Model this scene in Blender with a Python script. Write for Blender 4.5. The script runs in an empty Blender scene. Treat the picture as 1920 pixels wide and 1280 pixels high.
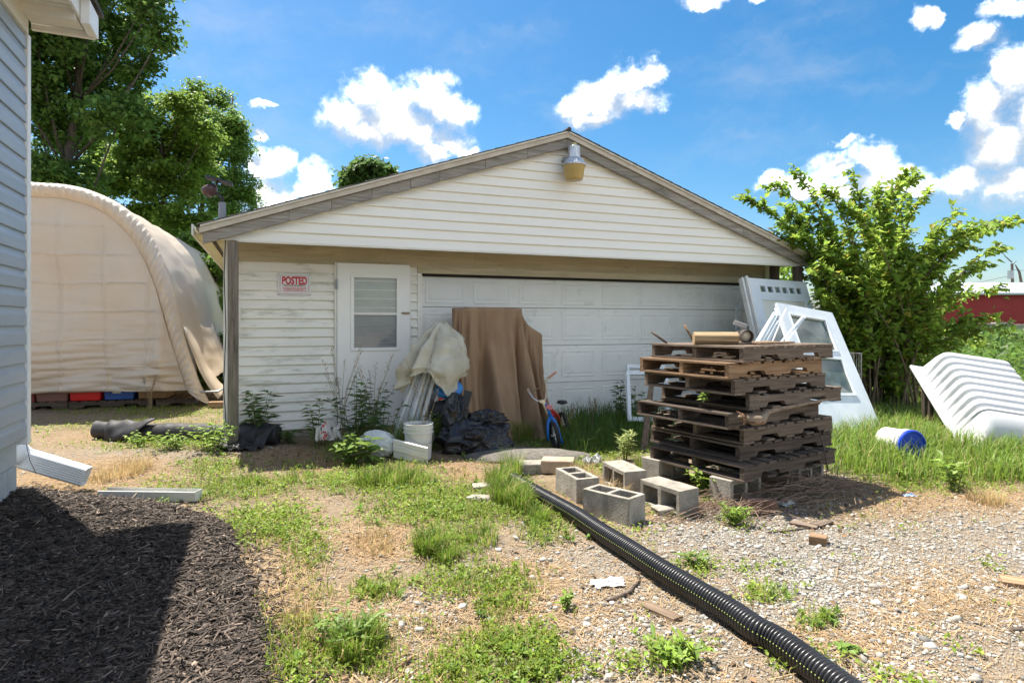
import bpy, bmesh, math, random
import numpy as np
from mathutils import Vector, Matrix, noise as mnoise
random.seed(7); RNG = np.random.default_rng(11)
SC = bpy.context.scene
COL = SC.collection
R = math.radians
# ------------------------------------------------------------------ camera
F = 1157.0; YH = 606.0; H = 1.38           # focal length in photo pixels, horizon row, eye height
cam_d = bpy.data.cameras.new('camera'); cam = bpy.data.objects.new('camera', cam_d); COL.objects.link(cam)
cam.location = (0, 0, H); cam.rotation_euler = (R(90), 0, 0)
cam_d.sensor_width = 36; cam_d.lens = 36 * F / 1920; cam_d.shift_y = -(640 - YH) / 1920
cam_d.clip_start = 0.05; cam_d.clip_end = 2000
SC.camera = cam
# ------------------------------------------------------------------ light and exposure
SUN = Vector((-.35, .30, 1.0)).normalized()          # direction towards the sun
EL = math.asin(SUN.z); AZ = math.atan2(SUN.x, SUN.y)
sl = bpy.data.lights.new('sun', 'SUN'); sl.energy = 2.3; sl.angle = R(.53); sl.color = (1, .94, .84)
so = bpy.data.objects.new('sun', sl); COL.objects.link(so); so.location = (-6, 6, 14)
so.rotation_euler = (-SUN).to_track_quat('-Z', 'Y').to_euler()
SC.view_settings.view_transform = 'Standard'; SC.view_settings.look = 'None'
SC.view_settings.exposure = 2.38; SC.view_settings.gamma = 1; SC.view_settings.use_curve_mapping = False
SC.render.engine = 'CYCLES'
try:
    SC.cycles.use_denoising = True; SC.cycles.max_bounces = 8; SC.cycles.diffuse_bounces = 5
    SC.cycles.transparent_max_bounces = 8; SC.cycles.caustics_reflective = False; SC.cycles.caustics_refractive = False
except Exception: pass
W = bpy.data.worlds.new('World'); SC.world = W; W.use_nodes = True
nt = W.node_tree; nt.nodes.clear(); N = nt.nodes.new; L = nt.links.new
SKYS = .15
def wm(op, a, b=None, c=None, clamp=False):
    n = N('ShaderNodeMath'); n.operation = op; n.use_clamp = clamp
    for i, x in enumerate((a, b, c)):
        if x is None: continue
        if isinstance(x, (int, float)): n.inputs[i].default_value = x
        else: L(x, n.inputs[i])
    return n.outputs[0]
def wv(op, a, b=None, c=None):
    n = N('ShaderNodeVectorMath'); n.operation = op
    for i, x in enumerate((a, b, c)):
        if x is None: continue
        if isinstance(x, tuple): n.inputs[i].default_value = x
        else: L(x, n.inputs[i])
    return n.outputs['Value'] if op == 'LENGTH' else n.outputs[0]
def wnoise(vec, scale, det, rough=.6, out='Fac'):
    n = N('ShaderNodeTexNoise'); n.inputs['Scale'].default_value = scale; n.inputs['Detail'].default_value = det
    n.inputs['Roughness'].default_value = rough; L(vec, n.inputs['Vector']); return n.outputs[out]
sky = N('ShaderNodeTexSky'); sky.sky_type = 'NISHITA'; sky.sun_disc = False; sky.sun_elevation = EL
sky.sun_rotation = AZ; sky.air_density = 1.0; sky.dust_density = 1.3; sky.ozone_density = 2.2; sky.altitude = 250
hs = N('ShaderNodeHueSaturation'); hs.inputs['Saturation'].default_value = 1.42; hs.inputs['Value'].default_value = .225
hs.inputs['Hue'].default_value = .492
L(sky.outputs[0], hs.inputs['Color'])
tc = N('ShaderNodeTexCoord'); sx = N('ShaderNodeSeparateXYZ'); L(tc.outputs['Generated'], sx.inputs[0])
az = wm('ARCTAN2', sx.outputs[0], sx.outputs[1]); el = wm('ARCSINE', sx.outputs[2])
cb = N('ShaderNodeCombineXYZ'); L(az, cb.inputs[0]); L(el, cb.inputs[1]); V0 = cb.outputs[0]
def ae(u, v):
    d = Vector(((u - 960) / F, 1, (YH - v) / F)).normalized()
    return math.atan2(d.x, d.y), math.asin(d.z)
CL = [(660,222,50,34),(700,180,44,40),(740,230,75,40),(800,180,44,36),(840,215,40,34),(770,255,80,24),(690,250,52,24),
 (815,292,28,18),(850,275,32,18),(878,290,16,12),(1080,205,36,26),(1130,190,50,30),(1170,150,34,28),(1215,145,26,26),(1195,190,44,22),(1110,222,50,14),
 (490,315,34,30),(530,300,22,20),(500,360,36,34),(585,330,24,26),(580,362,36,22),(520,388,70,20),(495,196,22,7),(493,252,14,9),
 (1850,200,44,50),(1900,140,50,50),(1880,270,66,50),(1815,340,50,30),(1900,345,70,36),(1960,220,70,100),(1800,232,16,16),(1750,30,14,14),
 (1830,68,36,20),(1725,30,20,18),(1880,10,40,16),(1560,320,44,22),(1625,300,38,26),(1480,345,50,18),(1660,345,70,26),(1560,360,110,16),(1720,350,40,18),
 (1340,-6,54,20),(1400,-12,30,14),(1583,268,16,9),(1450,330,20,14)]
wrp = wv('SUBTRACT', wnoise(V0, 22, 5, .62, 'Color'), (.5, .5, .5)); V1 = wv('MULTIPLY_ADD', wrp, (.05, .05, 0), V0)
md = None; md2 = None; nvis = len(CL)
V2 = wv('ADD', V1, (.006, .034, 0))
rr = random.Random(5); blobs = []
for u, v, a, b in CL:
    A, E = ae(u, v); A2, _ = ae(u + a, v); _, E2 = ae(u, v - b); blobs.append((A, E, abs(A2 - A) * 1.22, max(.004, abs(E2 - E)) * 1.25))
for k in range(60):                       # cumulus round the unseen sky, more added to brighten the shaded front
    A = rr.uniform(.85, 5.4); A = A - 2 * math.pi if A > math.pi else A; E = rr.uniform(.1, .75)
    blobs.append((A, E, rr.uniform(.12, .26), rr.uniform(.05, .11)))
for ib, (A, E, ra, rb) in enumerate(blobs):
    if ib < nvis:
        d2 = wv('LENGTH', wv('MULTIPLY_ADD', V2, (1 / ra, 1 / rb, 0), (-A / ra, -E / rb, 0))); md2 = d2 if md2 is None else wm('MINIMUM', md2, d2)
    if ib == nvis: mdv = md
    d = wv('LENGTH', wv('MULTIPLY_ADD', V1, (1 / ra, 1 / rb, 0), (-A / ra, -E / rb, 0)))
    md = d if md is None else wm('MINIMUM', md, d)
    # height inside its own cloud, for the grey undersides
nz = wnoise(V0, 30, 9, .62); nz2 = wnoise(V0, 9, 4, .55)
den = wm('ADD', wm('SUBTRACT', 1.0, md), wm('MULTIPLY', wm('SUBTRACT', nz, .5), 1.35))
mr = N('ShaderNodeMapRange'); mr.interpolation_type = 'SMOOTHSTEP'; mr.inputs[1].default_value = -.25; mr.inputs[2].default_value = .85
L(den, mr.inputs[0]); mask = mr.outputs[0]
cr = N('ShaderNodeValToRGB'); e = cr.color_ramp.elements
e[0].position = .24; e[0].color = (.60, .66, .74, 1); e[1].position = .84; e[1].color = (3.3, 3.3, 3.26, 1); en = e.new(.52); en.color = (.93, .96, 1.0, 1)
relief = wm('SUBTRACT', nz, wnoise(wv('ADD', V0, (.004, .016, 0)), 30, 5, .6))       # lit from above: tops white, undersides grey
under = wm('MULTIPLY', wm('MINIMUM', wm('SUBTRACT', md2, mdv), .35), .75)
L(wm('ADD', wm('ADD', wm('MULTIPLY', relief, .9), under), wm('ADD', wm('MULTIPLY', nz2, .35), .29)), cr.inputs[0])
cs = N('ShaderNodeVectorMath'); cs.operation = 'SCALE'; L(cr.outputs[0], cs.inputs[0]); cs.inputs['Scale'].default_value = 1.45
hz = N('ShaderNodeMapRange'); hz.inputs[1].default_value = .0; hz.inputs[2].default_value = .05; L(el, hz.inputs[0])
mx = N('ShaderNodeMix'); mx.data_type = 'RGBA'; L(wm('MULTIPLY', mask, hz.outputs[0]), mx.inputs[0]); L(hs.outputs[0], mx.inputs[6]); L(cs.outputs[0], mx.inputs[7])
wsp = N('ShaderNodeMapRange'); wsp.interpolation_type = 'SMOOTHSTEP'; wsp.inputs[1].default_value = .46; wsp.inputs[2].default_value = .80; wsp.inputs[4].default_value = .28
L(wnoise(wv('MULTIPLY', V1, (2.2, 5.5, 1.0)), 1.6, 6, .6), wsp.inputs[0])          # thin high veils
mx2 = N('ShaderNodeMix'); mx2.data_type = 'RGBA'; L(wsp.outputs[0], mx2.inputs[0]); L(hs.outputs[0], mx2.inputs[6]); mx2.inputs[7].default_value = (1.05, 1.1, 1.16, 1); L(mx2.outputs[2], mx.inputs[6])
bg = N('ShaderNodeBackground'); bg.inputs[1].default_value = SKYS; L(mx.outputs[2], bg.inputs[0])
wo = N('ShaderNodeOutputWorld'); L(bg.outputs[0], wo.inputs[0])

# ------------------------------------------------------------------ helpers
def P(u, v, d): return Vector(((u - 960) / F * d, d, H + (YH - v) / F * d))     # photo pixel + distance -> place
def G(u, v, z=0.0):
    d = F * (H - z) / (v - YH); return Vector(((u - 960) / F * d, d, z))
def lin(r, g, b): return tuple(((x / 255) / 12.92 if x <= 10 else ((x / 255 + .055) / 1.055) ** 2.4) for x in (r, g, b))
def hsh(ix, iy, seed):
    n = (ix.astype(np.int64) * 374761393 + iy.astype(np.int64) * 668265263 + seed * 982451653) & 0x7fffffff
    n = ((n ^ (n >> 13)) * 1274126177) & 0x7fffffff
    return ((n ^ (n >> 16)) & 0xffff) / 65535.0
def vnoise(x, y, seed=0):
    ix = np.floor(x); iy = np.floor(y); fx = x - ix; fy = y - iy
    fx = fx * fx * (3 - 2 * fx); fy = fy * fy * (3 - 2 * fy)
    a = hsh(ix, iy, seed); b = hsh(ix + 1, iy, seed); c = hsh(ix, iy + 1, seed); d = hsh(ix + 1, iy + 1, seed)
    return (a * (1 - fx) + b * fx) * (1 - fy) + (c * (1 - fx) + d * fx) * fy
def fbm(x, y, seed=0, oct=4):
    s = 0; w = .5; t = 0
    for k in range(oct):
        s = s + w * vnoise(x * 2 ** k, y * 2 ** k, seed + k); t += w; w *= .55
    return s / t

# ---- material makers
def newmat(name):
    m = bpy.data.materials.new(name); m.use_nodes = True; t = m.node_tree; t.nodes.clear()
    o = t.nodes.new('ShaderNodeOutputMaterial'); b = t.nodes.new('ShaderNodeBsdfPrincipled'); t.links.new(b.outputs[0], o.inputs[0])
    return m, t, b, o
def nd(t, kind, **kw):
    n = t.nodes.new(kind)
    for k, v in kw.items():
        if k in n.inputs.keys(): n.inputs[k].default_value = v
        else: setattr(n, k, v)
    return n
def c4(c): return (c[0], c[1], c[2], 1)
def mixc(t, f, a, b, mode='MIX'):
    n = t.nodes.new('ShaderNodeMix'); n.data_type = 'RGBA'; n.blend_type = mode
    for s, x in ((0, f), (6, a), (7, b)):
        if isinstance(x, (int, float)): n.inputs[s].default_value = x
        elif isinstance(x, tuple): n.inputs[s].default_value = c4(x)
        else: t.links.new(x, n.inputs[s])
    return n.outputs[2]
def ramp(t, fac, stops):
    n = t.nodes.new('ShaderNodeValToRGB'); e = n.color_ramp.elements
    while len(e) < len(stops): e.new(.5)
    for x, (p, c) in zip(e, stops): x.position = p; x.color = c4(c)
    t.links.new(fac, n.inputs[0]); return n.outputs[0]
def M(name, c1, c2=None, scale=6, rough=.7, bump=0, bscale=60, stretch=(1, 1, 1), metal=0, spec=.4, rnd=0, spots=None, transl=0, det=5, co=None, lo=.35, hi=.65):
    """Procedural surface: two tones of noise, optional stains, relief, per-object variation."""
    m, t, b, o = newmat(name); c2 = c2 or c1
    tcn = nd(t, 'ShaderNodeTexCoord'); mp = nd(t, 'ShaderNodeMapping'); mp.inputs['Scale'].default_value = stretch
    t.links.new(tcn.outputs[co or 'Object'], mp.inputs[0])
    oi = nd(t, 'ShaderNodeObjectInfo')
    off = nd(t, 'ShaderNodeVectorMath', operation='SCALE'); off.inputs[0].default_value = (7, 11, 13); t.links.new(oi.outputs['Random'], off.inputs['Scale'])
    t.links.new(off.outputs[0], mp.inputs['Location'])
    n1 = nd(t, 'ShaderNodeTexNoise', Scale=scale, Detail=det, Roughness=.62); t.links.new(mp.outputs[0], n1.inputs['Vector'])
    col = ramp(t, n1.outputs[0], [(lo, c1), (hi, c2)])
    if spots:                                    # (colour, scale, threshold, softness)
        n3 = nd(t, 'ShaderNodeTexNoise', Scale=spots[1], Detail=6, Roughness=.7); t.links.new(mp.outputs[0], n3.inputs['Vector'])
        r3 = nd(t, 'ShaderNodeMapRange'); r3.inputs[1].default_value = spots[2]; r3.inputs[2].default_value = spots[2] + spots[3]
        t.links.new(n3.outputs[0], r3.inputs[0]); col = mixc(t, r3.outputs[0], col, spots[0])
    if rnd:
        h = nd(t, 'ShaderNodeHueSaturation'); a = nd(t, 'ShaderNodeMapRange'); a.inputs[3].default_value = 1 - rnd; a.inputs[4].default_value = 1 + rnd
        t.links.new(oi.outputs['Random'], a.inputs[0]); t.links.new(a.outputs[0], h.inputs['Value']); t.links.new(col, h.inputs['Color']); col = h.outputs[0]
    t.links.new(col, b.inputs['Base Color']); b.inputs['Roughness'].default_value = rough; b.inputs['Metallic'].default_value = metal
    b.inputs['Specular IOR Level'].default_value = spec
    if bump:
        n2 = nd(t, 'ShaderNodeTexNoise', Scale=bscale, Detail=6, Roughness=.65); t.links.new(mp.outputs[0], n2.inputs['Vector'])
        bp = nd(t, 'ShaderNodeBump', Strength=bump, Distance=.02); t.links.new(n2.outputs[0], bp.inputs['Height']); t.links.new(bp.outputs[0], b.inputs['Normal'])
    if transl:
        tr = nd(t, 'ShaderNodeBsdfTranslucent'); t.links.new(col, tr.inputs[0]); ms = nd(t, 'ShaderNodeMixShader'); ms.inputs[0].default_value = transl
        t.links.new(b.outputs[0], ms.inputs[1]); t.links.new(tr.outputs[0], ms.inputs[2]); t.links.new(ms.outputs[0], o.inputs[0])
    return m
def wood(name, dark, light, axis, rnd=.2, bump=.5, rough=.85, sc=1.0):
    st = [14 * sc, 14 * sc, 14 * sc]; st[axis] = .9 * sc
    return M(name, dark, light, scale=3.0, rough=rough, bump=bump, bscale=5, stretch=tuple(st), rnd=rnd, spec=.2, det=8,
             spots=(tuple(x * .45 for x in dark), 1.1, .62, .08), lo=.3, hi=.7)
def attrmat(name, rough=.8, transl=0, spec=.2, nscale=0, amt=.25, bump=0):
    """Colour carried by each piece (one tone per stone, leaf, chip)."""
    m, t, b, o = newmat(name); a = nd(t, 'ShaderNodeAttribute'); a.attribute_name = 'col'; col = a.outputs['Color']
    if nscale:
        tcn = nd(t, 'ShaderNodeTexCoord'); n = nd(t, 'ShaderNodeTexNoise', Scale=nscale, Detail=4); t.links.new(tcn.outputs['Object'], n.inputs['Vector'])
        r = nd(t, 'ShaderNodeMapRange'); r.inputs[3].default_value = 1 - amt; r.inputs[4].default_value = 1 + amt; t.links.new(n.outputs[0], r.inputs[0])
        h = nd(t, 'ShaderNodeHueSaturation'); t.links.new(r.outputs[0], h.inputs['Value']); t.links.new(col, h.inputs['Color']); col = h.outputs[0]
        if bump:
            bp = nd(t, 'ShaderNodeBump', Strength=bump, Distance=.01); t.links.new(n.outputs[0], bp.inputs['Height']); t.links.new(bp.outputs[0], b.inputs['Normal'])
    t.links.new(col, b.inputs['Base Color']); b.inputs['Roughness'].default_value = rough; b.inputs['Specular IOR Level'].default_value = spec
    if transl:
        tr = nd(t, 'ShaderNodeBsdfTranslucent'); g = nd(t, 'ShaderNodeGamma'); g.inputs[1].default_value = .9; t.links.new(col, g.inputs[0]); t.links.new(g.outputs[0], tr.inputs[0])
        ms = nd(t, 'ShaderNodeMixShader'); ms.inputs[0].default_value = transl
        t.links.new(b.outputs[0], ms.inputs[1]); t.links.new(tr.outputs[0], ms.inputs[2]); t.links.new(ms.outputs[0], o.inputs[0])
    return m

# ---- object makers
def tag(o, label=None, cat=None, group=None, kind=None):
    if label: o['label'] = label
    if cat: o['category'] = cat
    if group: o['group'] = group
    if kind: o['kind'] = kind
    return o
def thing(name, label, cat, loc=(0, 0, 0), rz=0, group=None, rot=None):
    o = bpy.data.objects.new(name, None); COL.objects.link(o); o.location = loc
    o.rotation_euler = rot if rot is not None else (0, 0, rz); o.empty_display_size = .2
    return tag(o, label, cat, group)
def basis(o):
    m = Matrix.Translation(o.location) @ o.rotation_euler.to_matrix().to_4x4()
    return (basis(o.parent) @ m) if o.parent else m
def link(name, me, mat, parent=None, smooth=False):
    for x in (mat if isinstance(mat, (list, tuple)) else [mat]): me.materials.append(x)
    if smooth: me.polygons.foreach_set('use_smooth', [True] * len(me.polygons))
    o = bpy.data.objects.new(name, me); COL.objects.link(o)
    if parent is not None: o.parent = parent
    return o
class MB:
    """Collects shapes for ONE mesh."""
    def __init__(s): s.v = []; s.f = []; s.mi = []
    def add(s, vs, fs, mi=0):
        n = len(s.v); s.v += [tuple(x) for x in vs]; s.f += [tuple(i + n for i in f) for f in fs]; s.mi += [mi] * len(fs); return s
    def box(s, c, d, rot=None, mi=0):
        m = rot or Matrix.Identity(3); c = Vector(c); hx, hy, hz = d[0] / 2, d[1] / 2, d[2] / 2
        vs = [c + m @ Vector((x * hx, y * hy, z * hz)) for z in (-1, 1) for y in (-1, 1) for x in (-1, 1)]
        return s.add(vs, [(0, 2, 3, 1), (4, 5, 7, 6), (0, 1, 5, 4), (2, 6, 7, 3), (0, 4, 6, 2), (1, 3, 7, 5)], mi)
    def b2(s, x0, x1, y0, y1, z0, z1, mi=0): return s.box(((x0 + x1) / 2, (y0 + y1) / 2, (z0 + z1) / 2), (x1 - x0, y1 - y0, z1 - z0), mi=mi)
    def hexa(s, vs, mi=0):     # 8 corners: bottom quad then top quad
        return s.add(vs, [(3, 2, 1, 0), (4, 5, 6, 7), (0, 1, 5, 4), (1, 2, 6, 5), (2, 3, 7, 6), (3, 0, 4, 7)], mi)
    def prism(s, pts, vec, mi=0):      # polygon (3D) pushed along vec
        n = len(pts); vec = Vector(vec); a = [Vector(p) for p in pts]; b = [p + vec for p in a]
        return s.add(a + b, [tuple(range(n))[::-1], tuple(range(n, 2 * n))] + [(i, (i + 1) % n, n + (i + 1) % n, n + i) for i in range(n)], mi)
    def tube(s, path, r, seg=8, mi=0, cap=True, flat=1.0):
        path = [Vector(p) for p in path]; n = len(path); rs = r if isinstance(r, (list, tuple)) else [r] * n
        t0 = (path[1] - path[0]).normalized(); up = Vector((0, 0, 1)) if abs(t0.z) < .9 else Vector((1, 0, 0)); a = t0.cross(up).normalized(); vs = []
        for i, p in enumerate(path):
            t = ((path[min(i + 1, n - 1)] - path[max(i - 1, 0)])).normalized(); a = (a - t * a.dot(t)).normalized(); b = t.cross(a)
            for k in range(seg):
                w = 2 * math.pi * k / seg; vs.append(p + a * (rs[i] * math.cos(w)) + b * (rs[i] * flat * math.sin(w)))
        fs = [(i * seg + k, i * seg + (k + 1) % seg, (i + 1) * seg + (k + 1) % seg, (i + 1) * seg + k) for i in range(n - 1) for k in range(seg)]
        if cap: fs += [tuple(range(seg))[::-1], tuple((n - 1) * seg + k for k in range(seg))]
        return s.add(vs, fs, mi)
    def lathe(s, prof, c=(0, 0, 0), seg=24, rot=None, mi=0, close=False):
        m = rot or Matrix.Identity(3); c = Vector(c); vs = []
        for r, z in prof:
            for k in range(seg):
                w = 2 * math.pi * k / seg; vs.append(c + m @ Vector((r * math.cos(w), r * math.sin(w), z)))
        n = len(prof); fs = [(i * seg + k, i * seg + (k + 1) % seg, (i + 1) * seg + (k + 1) % seg, (i + 1) * seg + k) for i in range(n - 1) for k in range(seg)]
        if close: fs += [tuple(range(seg))[::-1], tuple((n - 1) * seg + k for k in range(seg))]
        return s.add(vs, fs, mi)
    def grid(s, rows, mi=0, closed=False):
        n = len(rows[0]); vs = [p for r in rows for p in r]; m = n if closed else n - 1
        return s.add(vs, [(i * n + k, i * n + (k + 1) % n, (i + 1) * n + (k + 1) % n, (i + 1) * n + k) for i in range(len(rows) - 1) for k in range(m)], mi)
    def build(s, name, mat, parent=None, world=False, smooth=False, bevel=0, solid=0, autos=None):
        v = s.v
        if world and parent is not None:
            im = basis(parent).inverted(); v = [tuple(im @ Vector(p)) for p in v]
        me = bpy.data.meshes.new(name); me.from_pydata(v, [], s.f)
        if len(set(s.mi)) > 1: me.polygons.foreach_set('material_index', s.mi)
        o = link(name, me, mat, parent, smooth)
        if bevel:
            b = o.modifiers.new('bevel', 'BEVEL'); b.width = bevel; b.segments = 2; b.limit_method = 'ANGLE'
        if solid:
            b = o.modifiers.new('solid', 'SOLIDIFY'); b.thickness = solid; b.offset = 0
        if autos:
            es = o.modifiers.new('edge', 'EDGE_SPLIT'); es.split_angle = R(autos)
        return o
def npmesh(name, verts, faces, mat, parent=None, col=None, smooth=False):
    """numpy verts (n,3), faces (m,k) -> object, one tone per vertex in 'col'."""
    me = bpy.data.meshes.new(name); nv = len(verts); m, k = faces.shape
    me.vertices.add(nv); me.vertices.foreach_set('co', np.ascontiguousarray(verts, dtype=np.float32).ravel())
    me.loops.add(m * k); me.loops.foreach_set('vertex_index', np.ascontiguousarray(faces, dtype=np.int32).ravel())
    me.polygons.add(m); me.polygons.foreach_set('loop_start', np.arange(0, m * k, k, dtype=np.int32))
    if col is not None:
        a = me.attributes.new('col', 'FLOAT_COLOR', 'POINT'); c = np.ones((nv, 4), np.float32); c[:, :3] = col; a.data.foreach_set('color', c.ravel())
    me.update(calc_edges=True); me.validate()
    return link(name, me, mat, parent, smooth)
def rotz(a):
    c, s = np.cos(a), np.sin(a); z = np.zeros_like(a); o = np.ones_like(a)
    return np.stack([np.stack([c, -s, z], -1), np.stack([s, c, z], -1), np.stack([z, z, o], -1)], -2)
def rotx(a):
    c, s = np.cos(a), np.sin(a); z = np.zeros_like(a); o = np.ones_like(a)
    return np.stack([np.stack([o, z, z], -1), np.stack([z, c, -s], -1), np.stack([z, s, c], -1)], -2)
def scatter(name, bv, bf, pos, rot, scl, col, mat, parent=None, kind='stuff', smooth=False):
    bv = np.asarray(bv, float); bf = np.asarray(bf, int); n = len(pos)
    v = np.einsum('nij,nkj->nki', rot, bv[None] * scl[:, None, :]) + pos[:, None, :]
    f = (bf[None] + (np.arange(n) * len(bv))[:, None, None]).reshape(-1, bf.shape[1])
    o = npmesh(name, v.reshape(-1, 3), f, mat, parent, np.repeat(col, len(bv), 0), smooth)
    if kind: o['kind'] = kind
    return o
# ------------------------------------------------------------------ materials
GREY_WOOD = [wood('weathered_wood_%s' % 'xyz'[a], (.095, .070, .053), (.25, .195, .148), a) for a in range(3)]
DARK_WOOD = [wood('dark_weathered_wood_%s' % 'xyz'[a], (.042, .032, .025), (.155, .12, .094), a, rnd=.28) for a in range(3)]
TAN_WOOD = [wood('fresh_wood_%s' % 'xyz'[a], (.16, .095, .052), (.38, .25, .15), a) for a in range(3)]
siding_m = M('cream_vinyl', (.78, .755, .685), (.86, .835, .765), scale=3, rough=.5, bump=.05, bscale=25, stretch=(.5, 1, 2.5), rnd=.03, spots=((.36, .36, .27), 4.5, .53, .22))
gable_m = M('clean_cream_vinyl', (.85, .82, .745), (.89, .865, .79), scale=2, rough=.5, bump=.04, bscale=20, stretch=(.4, 1, 2), rnd=.02, spots=((.42, .39, .32), 26, .70, .04))
under_m = M('mottled_tan_vinyl', (.46, .39, .26), (.58, .50, .35), scale=4, rough=.6, bump=.05, bscale=25, stretch=(.4, 1, 3), rnd=.05, spots=((.30, .23, .14), 6, .56, .2))
trim_m = M('white_trim', (.72, .70, .64), (.82, .80, .74), scale=4, rough=.5, rnd=.02, spots=((.4, .37, .3), 9, .66, .1))
soffit_m = M('old_yellow_soffit', (.62, .56, .30), (.70, .65, .42), scale=5, rough=.6)
door_m = M('garage_door_paint', (.76, .765, .73), (.82, .82, .79), scale=2, rough=.5, bump=.04, bscale=90, rnd=.015, spots=((.40, .42, .38), 3.5, .58, .25))
edoor_m = M('entry_door_paint', (.83, .82, .78), (.87, .86, .82), scale=3, rough=.45, spots=((.5, .47, .38), 8, .66, .1))
glass_m = M('window_glass', (.05, .06, .065), (.09, .10, .11), scale=2, rough=.04, spec=.9)
shingle_m = M('asphalt_shingle', (.05, .045, .04), (.10, .09, .08), scale=30, rough=.95, bump=.5, bscale=150)
conc_m = M('grey_concrete', (.24, .22, .185), (.40, .365, .31), scale=9, rough=.95, bump=.6, bscale=70, rnd=.1, spots=((.16, .15, .12), 5, .6, .15))
dark_m = M('dark_gap', (.02, .018, .016), (.03, .028, .025), rough=.9)
metal_m = M('grey_metal', (.30, .31, .32), (.42, .43, .44), scale=8, rough=.45, metal=.7)
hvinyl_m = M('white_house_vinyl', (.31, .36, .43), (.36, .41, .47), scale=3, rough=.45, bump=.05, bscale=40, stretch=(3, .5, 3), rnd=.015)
htrim_m = M('house_trim', (.78, .78, .77), (.82, .82, .81), rough=.45)
hsoff_m = M('house_soffit', (.70, .67, .60), (.76, .73, .66), scale=4, rough=.55)
found_m = M('painted_block', (.38, .43, .47), (.48, .52, .55), scale=7, rough=.8, bump=.35, bscale=60, rnd=.05)
plast_w = M('white_plastic', (.60, .60, .57), (.68, .68, .65), scale=5, rough=.4, rnd=.02, spots=((.55, .52, .42), 7, .64, .12))
black_m = M('black_plastic', (.018, .018, .02), (.03, .03, .033), rough=.45, scale=10)
rubber_m = M('black_rubber', (.02, .02, .02), (.035, .034, .033), rough=.8)
chrome_m = M('dull_chrome', (.62, .60, .57), (.72, .70, .67), rough=.28, metal=1)
alum_m = M('white_aluminium', (.70, .73, .75), (.78, .80, .82), scale=6, rough=.4, rnd=.04)

# ------------------------------------------------------------------ layout fields (blobs given in the photo's pixels, used as places on the ground)
GREEN = [(450,915,130,28,.9),(700,905,130,30,1),(830,950,170,45,1),(520,985,110,45,.9),(575,1030,60,40,.95),(830,1015,70,60,1),(960,940,70,45,1),(1020,985,70,40,.9),
 (890,1090,130,36,.9),(940,1135,55,28,.9),(710,1105,55,26,.9),(660,1210,80,50,.8),(480,1190,60,45,.6),(960,1205,110,45,.8),(1010,1250,110,40,.85),(870,1245,70,40,.7),(560,1220,60,60,.55),
 (1200,1235,70,30,.6),(1270,1225,80,45,.75),(1380,970,30,22,.5),(1440,1115,80,22,.65),(1520,1165,60,30,.6),(1310,1060,50,22,.5),(1350,925,45,25,.9),(1420,1060,60,14,.4),
 (1720,900,90,26,.75),(1650,860,90,30,1),(1800,880,160,26,.9),(1800,790,300,60,1),(1620,800,60,60,1),(1900,850,100,60,1),(1800,910,60,16,.7),
 (1110,835,110,34,1),(1010,830,60,30,.9),(1180,800,60,30,1),(900,850,30,18,.6),(230,800,200,16,.55),(300,840,120,14,.8),(385,835,60,22,1),(400,880,70,22,.8),(560,880,70,14,.5),(300,770,200,14,.6),
 (640,845,60,24,.7),(760,880,60,14,.6),(1450,1250,60,50,.35),(1130,1000,50,20,.45),(1250,960,60,18,.4),(240,835,40,14,.5),(1100,880,70,26,.8),(1000,880,50,20,.6),
 (760,1170,120,30,.35),(600,1110,60,30,.35),(1080,1150,30,14,.4),(1050,1210,60,30,.5)]
STRAW = [(700,1015,90,34,1),(230,885,90,26,1),(120,900,120,30,.9),(900,890,90,18,.7),(1660,935,170,34,1),(1850,930,120,34,1),(1780,1120,130,50,.7),(780,875,150,16,.6),(620,870,160,14,.6),(1000,1080,70,40,.6),(560,860,160,22,1),(800,868,150,16,1),
 (540,1100,60,120,.6),(1100,940,60,40,.8),(1200,960,90,26,.7),(1560,1200,120,30,.5),(880,1150,300,60,.45),(720,1140,160,40,.5),(200,820,150,20,.6),(1280,940,60,20,.6),(1500,930,80,26,.5)]
GRAVEL = [(1600,1080,420,140,1),(1400,980,200,60,1),(1750,1000,250,60,.8),(1090,1050,140,40,.55),(400,855,90,16,1),(250,855,120,12,.7),(780,1140,90,40,.7),(1150,1160,120,60,.8),(850,1060,80,30,.5),(1100,1240,120,40,.7),(620,1040,40,20,.5),(1500,960,110,24,.6)]
GREEN = [(a, b_, c_, d_, w * (.78 if b_ > 960 and a < 1300 else 1)) for a, b_, c_, d_, w in GREEN]
def uvof(x, y): yy = np.maximum(y, .3); return 960 + F * x / yy, YH + F * H / yy
def field(bl, x, y):
    u, v = uvof(np.asarray(x, float), np.asarray(y, float)); s = np.zeros_like(u)
    for a, b, ra, rb, w in bl: s = np.maximum(s, w * np.exp(-(((u - a) / ra) ** 2 + ((v - b) / rb) ** 2) * .8))
    return s
def inpoly(x, y, poly):
    x = np.asarray(x, float); y = np.asarray(y, float); r = np.zeros(x.shape, bool); n = len(poly)
    for i in range(n):
        x1, y1 = poly[i]; x2, y2 = poly[(i + 1) % n]
        c = ((y1 > y) != (y2 > y)) & (x < (x2 - x1) * (y - y1) / (y2 - y1 + 1e-12) + x1); r ^= c
    return r
MUL = [(-6.2, 6.0)] + [tuple(G(u, v)[:2]) for u, v in [(10,918),(60,914),(120,925),(180,932),(260,940),(330,950),(400,968),(436,990),(446,1020),(452,1060),(470,1100),(488,1150),(496,1200),(490,1290),(470,1420),(430,1600)]] + [(-1.0, .6), (-6.2, .6)]
MUL[0] = (-6.2, MUL[1][1])
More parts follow.
